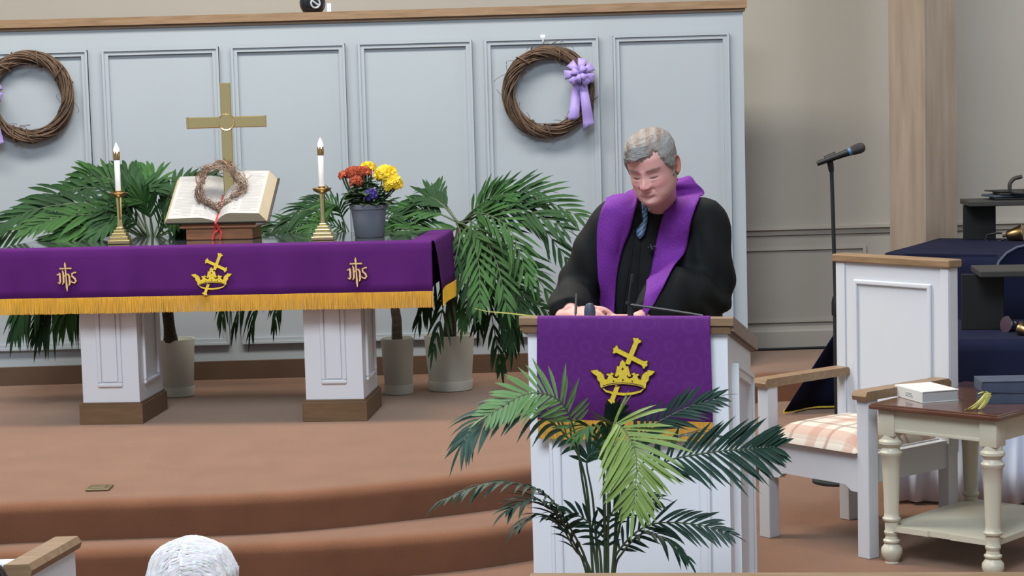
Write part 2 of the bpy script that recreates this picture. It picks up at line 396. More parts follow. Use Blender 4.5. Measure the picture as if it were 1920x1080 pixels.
# ---------------------------------------------------------------- purple altar cloth with gold fringe and embroidery
cl = thing('altar_cloth', 'purple altar cloth with gold fringe hanging over the communion table', 'cloth', TC, TA)
zt = TZ+.0125; dropz = .245
def ripple(x, s): return .004*math.sin(x*9+.5)*s+.003*math.sin(x*23)*s+.0025*math.sin(x*41+1)*s*s
rows = []
for t, (yy, zz) in enumerate([(-HD+.05, zt), (-HD+.02, zt+.001), (-HD-.002, zt+.001), (-HD-.012, zt-.004), (-HD-.016, zt-.014), (-HD-.018, zt-.05), (-HD-.02, zt-.1), (-HD-.022, zt-.15), (-HD-.024, zt-.2), (-HD-.026, zt-dropz)]):
    s = max(0, (t-4)/5); rows.append([Vector((x, yy-ripple(x, s), zz)) for x in np.linspace(-HL-.02, HL+.002, 220)])
mb = MB(); mb.slab(rows, (0, .0018, -.0018)); mb.build('front_panel', M['purple'], cl, smooth=2)
rows = []
for t, (xx, zz) in enumerate([(HL-.10, zt), (HL-.02, zt+.001), (HL+.003, zt+.001), (HL+.012, zt-.004), (HL+.016, zt-.014), (HL+.024, zt-.07), (HL+.03, zt-.14), (HL+.034, zt-.2), (HL+.038, zt-dropz)]):
    s = max(0, (t-4)/4); rows.append([Vector((xx+.006*math.sin(y*11)*s, y+(.028*s if y < 0 else 0)*(1-(y+HD)/HD if y < 0 else 0), zz)) for y in np.linspace(-HD+.012, HD, 50)])
mb = MB(); mb.slab(rows, (-.0018, 0, -.0018)); mb.build('end_panel', M['purple'], cl, smooth=2)
mb = MB(); n = 560
for i in range(n):
    x = -HL-.02+(2*HL+.022)*(i+.5)/n; y = -HD-.026-ripple(x, 1); z0 = zt-dropz+.004; z1 = z0-.078-rnd.uniform(-.002, .002); w2 = .0021; dy = rnd.uniform(-.002, .002); dx = rnd.uniform(-.0015, .0015)
    mb.add([(x-w2, y, z0), (x+w2, y, z0), (x, y-.004+dy, z0), (x-w2+dx, y+dy, z1), (x+w2+dx, y+dy, z1), (x+dx, y-.0045+dy, z1)], [(0, 1, 4, 3), (1, 2, 5, 4), (2, 0, 3, 5), (3, 4, 5)])
fr = mb.build('fringe', M['gold'], cl, fix=False); fr['kind'] = 'stuff'
mb = MB(); n = 190
for i in range(n):
    y = -HD+.04+(2*HD-.04)*(i+.5)/n; x = HL+.038+.006*math.sin(y*11); z0 = zt-dropz+.004; z1 = z0-.078-rnd.uniform(-.002, .002); w2 = .0021; dx = rnd.uniform(-.002, .002)
    mb.add([(x, y-w2, z0), (x, y+w2, z0), (x+.004, y, z0), (x+dx, y-w2, z1), (x+dx, y+w2, z1), (x+.0045+dx, y, z1)], [(0, 1, 4, 3), (1, 2, 5, 4), (2, 0, 3, 5), (3, 4, 5)])
fr = mb.build('fringe', M['gold'], cl, fix=False); fr['kind'] = 'stuff'
def offset_poly(pts, d):
    n = len(pts); out = []
    A = sum(pts[i][0]*pts[(i+1) % n][1]-pts[(i+1) % n][0]*pts[i][1] for i in range(n))
    sgn = 1 if A > 0 else -1
    for i in range(n):
        p, q, r = Vector(pts[i-1]), Vector(pts[i]), Vector(pts[(i+1) % n])
        a = (q-p).normalized() if (q-p).length > 1e-9 else Vector((1, 0)); b = (r-q).normalized() if (r-q).length > 1e-9 else a
        na, nb = Vector((a.y, -a.x))*sgn, Vector((b.y, -b.x))*sgn; m = na+nb
        m = m.normalized()*min(1.6, 1/max(.5, m.length/2)) if m.length > .05 else na
        out.append(tuple(q+m*d))
    return out
def stroke(pts, w):                                                     # 2-D ribbon polygon; w list or number
    P = [Vector(p) for p in pts]; n = len(P)
    if not hasattr(w, '__len__'): w = [w]*n
    L_, R_ = [], []
    for i in range(n):
        t = (P[min(i+1, n-1)]-P[max(i-1, 0)]).normalized(); nn = Vector((-t.y, t.x))
        L_.append(tuple(P[i]+nn*w[i]/2)); R_.append(tuple(P[i]-nn*w[i]/2))
    return L_+R_[::-1]
def flare(c, ang, ln, w):                                               # one arm end with trefoil
    u = Vector((math.cos(ang), math.sin(ang))); v = Vector((-u.y, u.x)); e = Vector(c)+u*ln
    return [tuple(Vector(c)+v*w/2), tuple(e-u*50+v*w/2), tuple(e-u*28+v*w*.75), tuple(e-u*20+v*58), tuple(e+v*50), tuple(e-u*2+v*22), tuple(e+u*14+v*10), tuple(e+u*14-v*10), tuple(e-u*2-v*22), tuple(e-v*50), tuple(e-u*20-v*58), tuple(e-u*28-v*w*.75), tuple(e-u*50-v*w/2), tuple(Vector(c)-v*w/2)]
CX, CY = 600, 355
AU = math.atan2(-(110-960), 705-320)                                    # shaft direction, y up
def fl(p): return (p[0], -p[1])
C0 = fl((CX, CY))
def crown_polys():
    up = math.atan2(245, 105); P = []
    P.append(flare(C0, up, 255, 62)); 
    P.append([fl(p) for p in ((570, 350), (630, 370), (590, 455), (530, 440))])
    ra = math.atan2(-115, 232)
    P.append(flare(C0, ra, 232, 58)); P.append(flare(C0, ra+math.pi, 232, 58))
    half = [(0, 392), (30, 425), (42, 478), (72, 476), (86, 540), (106, 605), (76, 612), (60, 585), (52, 610), (80, 640), (128, 625), (140, 590), (112, 580), (150, 556), (168, 580), (204, 572), (216, 590), (190, 605), (205, 645), (240, 655), (256, 590), (292, 556), (322, 545), (332, 524), (425, 538), (392, 576), (345, 606), (338, 655), (306, 690), (300, 738), (292, 762)]
    low = [(200, 728), (100, 712), (0, 706)]
    R = [(497+a, b) for a, b in half+low]; Lf = [(497-a, b) for a, b in (half+low)[::-1]]
    P.append([fl(p) for p in R+Lf[1:-1]])
    arc = [(497-268, 770), (497-225, 805), (497-120, 832), (497, 842), (497+120, 832), (497+225, 805), (497+268, 770)]
    P.append(stroke([fl(p) for p in arc], [10, 22, 30, 32, 30, 22, 10]))
    low = flare(fl((425, 735)), math.atan2(-230, -95), 240, 58); P.append(low)
    return P
def ihs_polys():
    S = []
    def st(p, w): S.append(stroke([fl(q) for q in p], w))
    st([(522, 300), (522, 340), (528, 420), (533, 600), (538, 740), (541, 812)], [8, 34, 20, 22, 34, 8])
    st([(424, 408), (450, 408), (530, 406), (605, 406), (634, 406)], [30, 22, 20, 22, 30])
    st([(408, 480), (420, 500), (424, 560), (424, 650), (408, 684)], [8, 30, 32, 30, 8])
    st([(366, 520), (384, 512), (420, 506)], [8, 20, 16])
    st([(376, 652), (400, 664), (424, 656)], [8, 20, 12])
    st([(470, 438), (484, 480), (486, 560), (486, 650), (462, 690)], [10, 28, 30, 28, 8])
    st([(494, 556), (535, 508), (574, 512), (592, 560), (594, 660), (588, 690), (572, 716)], [10, 22, 30, 30, 30, 26, 6])
    st([(716, 478), (680, 482), (640, 500), (642, 545), (690, 590), (706, 630), (680, 664), (632, 650), (620, 622)], [22, 22, 26, 28, 30, 28, 24, 18, 8])
    return S
def emblem(name, polys, centre, scale, parent, mats, place, th=.0035, ow=9, gems=False):
    # place(u, v, h) -> local point for a point u right, v up, h proud of the cloth
    a = MB()
    for P in polys:
        n = len(P); Q = offset_poly(P, ow); q2 = [((x-centre[0])*scale, (y+centre[1])*scale) for x, y in Q]
        a.add([place(u, v, 0) for u, v in q2]+[place(u, v, th*.5) for u, v in q2], [tuple(range(n))[::-1], tuple(range(n, 2*n))]+[(i, (i+1) % n, n+(i+1) % n, n+i) for i in range(n)])
    root = a.build(name, mats[1], parent)
    b = MB()
    for k, P in enumerate(polys):
        n = len(P); q2 = [((x-centre[0])*scale, (y+centre[1])*scale) for x, y in P]; h = th*(1+.12*k/len(polys))
        b.add([place(u, v, th*.3) for u, v in q2]+[place(u, v, h) for u, v in q2], [tuple(range(n))[::-1], tuple(range(n, 2*n))]+[(i, (i+1) % n, n+(i+1) % n, n+i) for i in range(n)])
    b.build('embroidered_motif', mats[0], root)
    if gems:
        g_ = MB()
        for (x, y, r) in ((497, 510, 17), (497, 655, 14), (375, 672, 13), (620, 672, 13)):
            P = [((x+a-centre[0])*scale, (-y+c+centre[1])*scale) for a, c in ((r, 0), (0, r*1.15), (-r, 0), (0, -r*1.15))]
            g_.add([place(u, v, th*.6) for u, v in P]+[place(u, v, th*1.22) for u, v in P], [(3, 2, 1, 0), (4, 5, 6, 7)]+[(i, (i+1) % 4, 4+(i+1) % 4, 4+i) for i in range(4)])
        for seg in ([(225, 738), (300, 712), (400, 697), (497, 692), (594, 697), (694, 712), (769, 738)], [(262, 775), (340, 750), (420, 738), (497, 735), (574, 738), (654, 750), (732, 775)]):
            Q = [((x-centre[0])*scale, (y+centre[1])*scale) for x, y in stroke([(a, -c) for a, c in seg], 9)]; n = len(Q); h_ = n//2
            g_.add([place(u, v, th*1.2) for u, v in Q], [(i, i+1, n-2-i, n-1-i) for i in range(h_-1)])
        g_.build('stitched_lines', mats[1], root)
    return root
def tplace(cx, cz):
    return lambda u, v, h: Vector((cx+u, -HD-.0335-h, cz+v))
Tinv = tbl.matrix_basis.inverted()
def tloc(px, py): p = Tinv @ aty(px, py, 9.45); return p.x, p.z
x, z = tloc(118, 521); emblem('letter_emblem', ihs_polys(), (531, 556), .00248/9.0, cl, (M['embpale'], M['embdark']), tplace(x, z))['label'] = 'IHS letters with a cross, left end'
x, z = tloc(673, 508); emblem('letter_emblem', ihs_polys(), (531, 556), .00248/9.0, cl, (M['embpale'], M['embdark']), tplace(x, z))['label'] = 'IHS letters with a cross, right end'
x, z = tloc(398, 514); emblem('crown_emblem', crown_polys(), (497, 540), .00248*78/830, cl, (M['embroid'], M['embdark']), tplace(x, z), gems=True)['label'] = 'gold crown with a slanting cross'

# ---------------------------------------------------------------- candlesticks and candles
GZ = TZ+.012
for k, (px, py, lab) in enumerate(((222, 458, 'left of the open Bible'), (605, 451, 'beside the pot of flowers'))):
    p = atz(px, py, zt); p.z = GZ
    p = p+Vector((0, .055, 0))
    t = thing('candlestick', 'polished brass candlestick with stepped square foot, '+lab, 'candlestick', p, TA+(.12 if k == 0 else .05), 'brass candlesticks')
    b = MB(); s0 = .052
    for i, (hw, h0, h1) in enumerate(((.055, 0, .020), (.046, .020, .038), (.037, .038, .055), (.028, .055, .070), (.018, .070, .082))): b.bbox(-hw, hw, -hw, hw, h0, h1, .003)
    b.build('foot', M['brass'], t)
    b = MB(); b.lathe([(.016, .080), (.014, .09), (.011, .12), (.0125, .20), (.014, .225), (.011, .232)], 8); b.build('stem', M['brass'], t)
    b = MB(); b.lathe([(.012, .228), (.022, .232), (.040, .240), (.047, .251), (.046, .253), (.038, .245), (.016, .240), (.018, .262), (.013, .262)], 28); b.build('drip_pan', M['brassdark'], t, smooth=True)
    c = thing('candle', 'white candle with brass collar and glowing flame bulb, '+lab, 'candle', p+Vector((0, 0, .2455)), TA, 'lit candles')
    b = MB(); b.lathe([(.0125, 0), (.0135, .002), (.0142, .172), (.0135, .174)], 20); b.build('wax', M['candle'], c, smooth=True)
    b = MB(); b.lathe([(.0155, .168), (.016, .172), (.0165, .190), (.0150, .200), (.013, .200), (.013, .186)], 20)
    for q in range(6):
        a = q*math.pi/3; b.bbox(-.004, .004, .011, .0155, .195, .210, .001, M=Matrix.Rotation(a, 4, 'Z'))
    b.build('collar', M['brassdark'], c, smooth=True)
    b = MB(); b.lathe([(.004, .196), (.010, .204), (.0135, .214), (.0125, .224), (.008, .235), (.004, .245), (.001, .252)], 16); b.build('flame', M['flame'], c, smooth=True)

# ---------------------------------------------------------------- standing brass cross
p = aty(433, 430, 9.98); p.z = GZ
t = thing('altar_cross', 'tall polished brass cross with round medallion behind the open Bible', 'cross', p, TA+.1)
top = aty(426, 155, 9.98).z-GZ; zc = aty(429, 229, 9.98).z-GZ
b = MB(); b.bbox(-.027, .027, -.011, .011, .06, top, .004); b.build('upright', M['brass'], t)
b = MB(); b.bbox(-.195, .195, -.0125, .0125, zc-.028, zc+.028, .004)
for sx in (-1, 1): b.bbox(sx*.195-.006, sx*.195+.006, -.014, .014, zc-.030, zc+.030, .003)
b.build('crossbar', M['brass'], t)
b = MB(); Mx = Matrix.Translation((0, -.0125, zc)) @ Matrix.Rotation(math.pi/2, 4, 'X')
b.lathe([(.044, 0), (.044, .004), (.040, .006), (.037, .004), (.02, .004), (.001, .004)], 32, M=Mx)
for q in ihs_polys():
    qq = [((x-531)*.00013, (y+556)*.00013+zc) for x, y in q]; b.prism(qq, -.0185, -.0155, 'y')
b.build('medallion', M['brass'], t)
b = MB()
for hw, hd, h0, h1 in ((.11, .07, 0, .022), (.085, .055, .022, .042), (.06, .04, .042, .066)): b.bbox(-hw, hw, -hd, hd, h0, h1, .004)
b.build('stepped_base', M['brass'], t)

# ---------------------------------------------------------------- wooden book stand, open Bible, crown of thorns
p = atz(415, 449, zt); p.z = GZ; p = p+Vector((0, .09, 0))
st_ = thing('book_stand', 'brown wooden stand holding up the open Bible on the communion table', 'stand', p, TA-.03)
b = MB(); b.bbox(-.168, .172, -.095, .10, 0, .058, .004); b.build('stand_base', M['standwood'], st_)
b = MB(); b.bbox(-.198, .198, -.108, .10, .058, .070, .004); b.build('ledge', M['standwood'], st_)
TILT = math.radians(38)
Ms = Matrix.Translation((0, -.095, .072)) @ Matrix.Rotation(TILT, 4, 'X')
b = MB(); b.bbox(-.19, .19, .0, .26, -.004, .008, .003, M=Ms); b.build('sloping_rest', M['standwood'], st_)
bk = thing('open_bible', 'large open Bible with cream page edges propped on the wooden stand', 'book', p, TA-.03)
Mb = Matrix.Translation((-.005, -.100, .0745)) @ Matrix.Rotation(TILT, 4, 'X')
VL = .325
b = MB(); b.bbox(-.262, .270, -.004, VL+.006, .010, .018, .003, M=Mb); b.build('cover', M['leather'], bk)
def pages(sgn, W, T):
    prof = []
    for i in range(15):
        u = i/14; x = W*u
        h = .02+T*min(1, (math.sin(min(u*2.6, 1)*math.pi/2))**.8)*(1-.16*max(0, u-.35))
        prof.append((x, h))
    top_ = [(sgn*x, h) for x, h in prof]; bot = [(sgn*(W+.012+T*.35), .0185), (0, .0185)]
    poly = top_+bot
    n = len(poly); v = [Mb @ Vector((x, 0, h)) for x, h in poly]+[Mb @ Vector((x, VL, h)) for x, h in poly]
    mb = MB(); nt_ = len(top_)
    for i in range(n):
        j = (i+1) % n
        mi = 0 if i < nt_-1 else 1
        mb.add([v[i], v[j], v[n+j], v[n+i]], [(0, 1, 2, 3)], mi)
    mb.add(v[:n], [tuple(range(n))], 1); mb.add(v[n:], [tuple(range(n))], 1)
    return mb, prof
for sgn, W, T, nm in ((-1, .245, .030, 'left_pages'), (1, .225, .058, 'right_pages')):
    mb, prof = pages(sgn, W, T); blk = mb.build('page_block', [M['paper'], M['fore']], bk)
    q = MB()                                                            # the printed columns: thin grey lines of type on the page
    for col in range(2):
        c0 = .10+col*.45
        for ln in range(26):
            v0 = VL-.022-ln*.0112; 
            if v0 < .02: break
            seg = []
            wd = .38*(1 if rnd.random() < .8 else rnd.uniform(.4, .9))
            for s_ in range(6):
                u = c0+wd*s_/5; x = W*u; h = interp(x, [a for a, _ in prof], [c for _, c in prof])+.0006
                seg.append((sgn*x, h))
            q.grid([[Mb @ Vector((x, v0, h)) for x, h in seg], [Mb @ Vector((x, v0-.0034, h)) for x, h in seg]])
    ln = q.build('printed_lines', mat('printed type', (.31, .31, .31), .8) if 'printed type' not in bpy.data.materials else bpy.data.materials['printed type'], blk, fix=False); ln['kind'] = 'stuff'
# red ribbon markers
def ribbon(mb, pts, wdt, nrm, n=24, th=.0012):
    c = bez(pts, n); nrm = Vector(nrm); A = []; 
    for i in range(n):
        t = (c[min(i+1, n-1)]-c[max(i-1, 0)]).normalized(); s = t.cross(nrm).normalized()*wdt/2
        A.append([c[i]-s, c[i], c[i]+s])
    mb.slab(A, nrm*th)
b = MB()
g0 = Mb @ Vector((0, .20, .024)); g1 = Mb @ Vector((0, .06, .024)); g2 = Mb @ Vector((0, -.012, .028))
ribbon(b, [g0, g1, g2, Vector((-.014, -.117, .055)), Vector((-.022, -.118, .003))], .009, (.2, -1, .3))
ribbon(b, [g2, Vector((.004, -.119, .055)), Vector((-.016, -.121, .035)), Vector((-.026, -.125, .002))], .008, (0, -1, .1))
ribbon(b, [g2, Vector((.014, -.118, .05)), Vector((.020, -.120, .03)), Vector((.012, -.122, .002))], .008, (0, -1, .1))
b.build('ribbon_marker', M['red'], bk)
# crown of thorns leaning on the pages
pc = aty(412, 349, p.y-.035)
ct = thing('crown_of_thorns', 'twisted twig crown of thorns standing on the open Bible pages', 'crown', (pc.x, pc.y, pc.z), TA)
b = MB(); R0 = .108
Mt = Matrix.Rotation(math.radians(-14), 4, 'X')
for k in range(20):
    ph, m, a1 = rnd.uniform(0, 6.28), rnd.choice((2, 3, 4, 5)), rnd.uniform(.008, .032)
    pts = []
    for i in range(64):
        a = 2*math.pi*i/64; r = R0+a1*math.cos(m*a+ph)+rnd.uniform(-.002, .002); d = a1*1.1*math.sin(m*a+ph*1.3)
        pts.append(Mt @ Vector((r*math.cos(a), d, r*math.sin(a)*1.0)))
    b.tube(pts, rnd.uniform(.0013, .0024), 5, closed=True)
    for i in range(0, 64, 3):
        a = pts[i]; dr = Vector((rnd.gauss(0, 1), rnd.gauss(0, .7), rnd.gauss(0, 1))).normalized()*rnd.uniform(.016, .046)
        b.tube([a, a+dr*.5, a+dr], [.0017, .0011, .0003], 4)
b.build('twisted_twigs', M['thorn'], ct)['kind'] = 'stuff'
# ---------------------------------------------------------------- flower pot
p = atz(691, 446, zt); p.z = GZ; p = p+Vector((0, .078, 0))
fp = thing('flower_pot', 'grey plastic pot of orange, yellow and violet flowers on the communion table', 'potted plant', p, 0)
b = MB(); b.lathe([(.070, 0), (.073, .004), (.083, .10), (.088, .138), (.094, .140), (.096, .160), (.091, .162), (.086, .150), (.02, .148)], 40); b.build('pot', M['greypot'], fp, smooth=True)
def leaf_mesh(mb, base, dirv, ln, wd, droop=.3, up=Vector((0, 0, 1))):
    d = Vector(dirv).normalized(); s = d.cross(up); s = s.normalized() if s.length > .05 else Vector((1, 0, 0)); n = s.cross(d)
    rows = []
    for i in range(5):
        t = i/4; c = Vector(base)+d*ln*t+Vector((0, 0, -droop*ln*t*t)); w_ = wd*(.15+math.sin(min(1, t*1.02)*math.pi)**.7*.85)*.5 if t < 1 else .001
        rows.append([c-s*w_+n*w_*.25, c, c+s*w_+n*w_*.25])
    mb.slab(rows, n*.0012)
b = MB()
for i in range(120):
    a = rnd.uniform(0, 6.28); r = rnd.uniform(.01, .085); h = .155+rnd.uniform(0, .135)*(1-r/.16)
    leaf_mesh(b, (r*math.cos(a), r*math.sin(a)*.8, h), (math.cos(a), math.sin(a), rnd.uniform(.0, .8)), rnd.uniform(.045, .08), rnd.uniform(.035, .052))
for i in range(14):
    a = rnd.uniform(2.4, 3.9); leaf_mesh(b, (-.055, rnd.uniform(-.05, .03), .17+rnd.uniform(0, .05)), (math.cos(a), math.sin(a), .1), .07, .04)
b.build('foliage', M['foliage'], fp)
b = MB()
for i in range(22):
    a = rnd.uniform(-3.3, .2); r = rnd.uniform(.03, .07); leaf_mesh(b, (r*math.cos(a), r*math.sin(a), .155+rnd.uniform(0, .012)), (math.cos(a), math.sin(a)*1.2, rnd.uniform(.1, .5)), rnd.uniform(.035, .055), rnd.uniform(.024, .034), .5)
b.build('low_leaf_rosette', M['greyleaf'], fp)
def blossom(mb, c, r, nrm, petals=5):
    n = Vector(nrm).normalized(); u = n.orthogonal().normalized(); v = n.cross(u); ph = rnd.uniform(0, 6.28)
    for lay in range(2):
        rr = r*(1 if lay == 0 else .62)
        for k in range(petals):
            a = ph+lay*.6+2*math.pi*k/petals; d = u*math.cos(a)+v*math.sin(a); s = n.cross(d)
            tip = Vector(c)+d*rr+n*(rr*(.25+.4*lay)); m1 = Vector(c)+d*rr*.6+n*rr*(.18+.3*lay)
            mb.add([Vector(c), m1-s*rr*.45, tip-s*rr*.22, tip+s*rr*.22, m1+s*rr*.45, Vector(c)-n*.002], [(0, 1, 2, 3, 4), (5, 4, 3, 2, 1)])
def cluster(name, m, cen, rad, cnt, fr, label):
    b = MB(); st = MB(); root = None
    cen = Vector(cen)
    for i in range(cnt):
        z_ = 1-2*(i+.5)/cnt*.72; a = i*2.39996; q = math.sqrt(max(0, 1-z_*z_)); n = Vector((q*math.cos(a), q*math.sin(a), z_))
        c = cen+Vector((n.x*rad[0], n.y*rad[1], n.z*rad[2]))*rnd.uniform(.85, 1.05)
        blossom(b, c, fr*rnd.uniform(.85, 1.15), n+Vector((0, -.3, .1)), rnd.choice((5, 6)))
    root = b.build(name, m, fp, fix=False); root['label'] = label
    for i in range(5):
        e = cen+Vector((rnd.uniform(-.6, .6)*rad[0], rnd.uniform(-.5, .5)*rad[1], -rad[2]*.2)); s0 = Vector((e.x*.3, e.y*.3, .15)); st.tube(bez([s0, (s0+e)/2+Vector((e.x*.15, 0, .01)), e], 6), .003, 5)
    st.build('flower_stalk', M['stem'], root)
k_ = .0026
cluster('flower_cluster', M['redfl'], (-.062, -.01, .318), (.040, .035, .026), 34, .019, 'rust orange flower heads')
cluster('flower_cluster', M['redfl'], (-.118, -.005, .305), (.020, .02, .018), 10, .016, 'small rust flower head at the far left')
cluster('flower_cluster', M['redfl'], (-.015, -.005, .322), (.026, .025, .020), 18, .018, 'rust flower head beside the yellow tips')
cluster('flower_cluster', M['redfl'], (-.054, -.045, .276), (.024, .02, .020), 14, .018, 'lower orange flower head')
cluster('flower_cluster', M['yelfl'], (.000, .03, .345), (.030, .025, .018), 16, .018, 'yellow flower head behind the orange ones')
cluster('flower_cluster', M['yelfl'], (.088, -.005, .305), (.044, .04, .042), 40, .021, 'bright yellow flower heads, upper')
cluster('flower_cluster', M['yelfl'], (.125, -.02, .262), (.040, .035, .044), 34, .021, 'bright yellow flower heads, lower right')
cluster('flower_cluster', M['violet'], (.020, -.088, .208), (.030, .022, .032), 30, .013, 'small violet flowers in the middle')

# ---------------------------------------------------------------- wreaths
def wreath(px, py, lab, bowdx, bowdy, has_bow=True, hook=False):
    p = onwall(px, py, .05)
    t = thing('grapevine_wreath', lab, 'wreath', p, 0)
    b = MB(); R = .222
    for k in range(70):
        ph = rnd.uniform(0, 6.28); m = rnd.choice((1, 1, 2, 2, 3)); q = math.sqrt(rnd.random())*.036; el = rnd.uniform(-.008, .008); ph2 = rnd.uniform(0, 6.28)
        pts = []
        for i in range(72):
            a = 2*math.pi*i/72; pts.append(Vector(((R+q*math.cos(m*a+ph)+el*math.cos(2*a+ph2))*math.cos(a), min(.046, q*math.sin(m*a+ph)), (R+q*math.cos(m*a+ph)+el*math.sin(2*a+ph2))*math.sin(a))))
        b.tube(pts, rnd.uniform(.0022, .0048), 5, closed=True)
    o = b.build('grapevine_ring', M['twig'], t, smooth=2); o['kind'] = 'stuff'
    b = MB()
    for k in range(5):                                                   # wraps that bind the ring
        a0 = (.5, 1.15, 2.1, 4.2, 4.6)[k]; pts = []
        for i in range(20):
            th = 2*math.pi*i/20; a = a0+.22*(i/20-.5)*2; r = R+.042*math.cos(th); pts.append(Vector((r*math.cos(a), .043*math.sin(th), r*math.sin(a))))
        b.tube(pts, .0042, 5)
    b.build('binding_vine', M['twig'], t)
    b = MB()
    for k in range(26):                                                  # loose tendrils
        a = rnd.uniform(0, 6.28); s = rnd.choice((-1, 1, 1)); r = R+s*.036; c = Vector((r*math.cos(a), -.01, r*math.sin(a))); rd = Vector((math.cos(a), 0, math.sin(a)))*s; tg = Vector((-math.sin(a), 0, math.cos(a)))*rnd.choice((-1, 1)); L_ = rnd.uniform(.02, .06)
        b.tube(bez([c, c+rd*L_*.4+tg*L_*.4, c+rd*L_*.7+tg*L_*.9+Vector((0, -.01, 0)), c+rd*L_*(.4+rnd.random()*.5)+tg*L_*1.1], 9), [.0016]*9, 4)
    b.build('tendrils', M['twig'], t)['kind'] = 'stuff'
    if has_bow:
        bow = MB(); c0 = Vector((bowdx, -.062, bowdy))
        def loop(ang, ln, wd, ph=0):
            d = Vector((math.cos(ang), 0, math.sin(ang))); s = Vector((-d.z, 0, d.x)); rows = []
            for i in range(15):
                u = i/14*2*math.pi; rr = ln*(1-math.cos(u))/2; yy = -.034*math.sin(u)-.012+ph
                wq = wd*(.35+.65*(1-math.cos(u))/2); c = c0+d*rr+Vector((0, yy, 0))
                rows.append([c-s*wq/2, c-s*wq*.2+Vector((0, -.004, 0)), c+s*wq*.2+Vector((0, -.004, 0)), c+s*wq/2])
            bow.slab(rows, (0, -.0012, 0))
        for ang, ln, wd, ph in ((.5, .085, .055, 0), (1.35, .085, .055, .006), (2.3, .08, .055, 0), (3.2, .085, .055, .004), (3.95, .075, .05, -.006), (-.35, .085, .055, .004), (-.95, .075, .05, -.008), (1.0, .05, .045, -.02), (2.8, .05, .045, -.02), (5.6, .05, .045, -.022), (4.4, .05, .045, -.024)): loop(ang, ln, wd, ph)
        br = bow.build('bow', M['lav'], t, smooth=2); br['label'] = 'lavender ribbon bow'
        for sgn, dx0, dx1, ln in ((-1, -.012, -.040, .235), (1, .014, .045, .27)):
            q = MB(); rows = []
            for i in range(16):
                u = i/15; cx = bowdx+dx0+(dx1-dx0)*u; zz = bowdy-.02-ln*u; yy = -.075+.01*math.sin(u*7+sgn)
                hw = .021+.010*u; slant = .02*sgn*(u == 1)
                rows.append([Vector((cx-hw, yy, zz+(.0 if sgn < 0 else -.030)*(i == 15))), Vector((cx, yy-.005, zz)), Vector((cx+hw, yy+.003, zz+(.012 if sgn > 0 else .012)*(i == 15)))])
            q.slab(rows, (0, -.0012, 0)); q.build('ribbon_tail', M['lav'], br, smooth=2)
        q = MB(); q.lathe([(.004, -.013), (.012, -.009), (.014, 0), (.012, .009), (.004, .013)], 12, c=tuple(c0+Vector((0, -.035, 0)))); q.build('bow_knot', M['lav'], br, smooth=True)
    return t
wreath(1028, 172, 'round grapevine wreath with lavender bow on its right side, above the pastor', .175, .095)
wreath(53, 182, 'round grapevine wreath on the left wall panel, bow cut off by the frame edge', -.208, .03)
p = onwall(1018, 75, 0)
hk = thing('wall_hook', 'white adhesive hook on the panel above the right wreath', 'hook', p)
b = MB(); b.bbox(-.014, .014, -.006, 0, -.02, .028, .003); b.build('hook_plate', M['white'], hk)
b = MB(); b.tube(bez([(0, -.005, .012), (0, -.014, -.006), (0, -.026, -.012), (0, -.03, .004)], 10), .004, 8); b.build('hook_arm', M['white'], hk)
# ball shaped camera on the cap rail
p = onwall(585, 27, .0); 
bl = thing('ball_camera', 'glossy black ball-shaped device with silver ring on the wall cap rail', 'camera', (p.x, YW(p.x)+.05, 2.062))
b = MB(); r = .0735; b.lathe([(.035, 0)]+[(r*math.cos(a), .055+r*math.sin(a)) for a in np.linspace(-.85, 1.5, 16)]+[(.003, .055+r)], 40); b.build('shell', M['ball'], bl, smooth=True)
d = Vector((.32, -.93, .02)).normalized(); q = d.to_track_quat('Z', 'Y').to_matrix().to_4x4(); Mx = Matrix.Translation(Vector((0, 0, .048))+d*(r-.003)) @ q
b = MB(); b.tube([Mx @ Vector((.025*math.cos(a), .025*math.sin(a), 0)) for a in np.linspace(0, 2*math.pi, 29)[:-1]], .0055, 8, closed=True)
b.tube([Mx @ Vector((-.021, .016, .002)), Mx @ Vector((0, 0, .004)), Mx @ Vector((.021, -.016, .002))], .0058, 8); b.build('ring_logo', M['silver'], bl, smooth=True)
b = MB(); b.bbox(.078, .105, .0, .05, .0, .05, .004); bx_ = b.build('power_adapter', M['drape'], bl)
# floor outlet plate
p = atz(187, 917, 0)
b = MB(); b.bbox(p.x-.048, p.x+.048, p.y-.05, p.y+.05, .001, .010, .003); b.bbox(p.x-.03, p.x+.03, p.y-.03, p.y+.03, .009, .013, .002)
o = b.build('floor_outlet', M['outlet']); tag(o, 'small brass outlet cover in the carpet near the step edge', 'floor outlet')

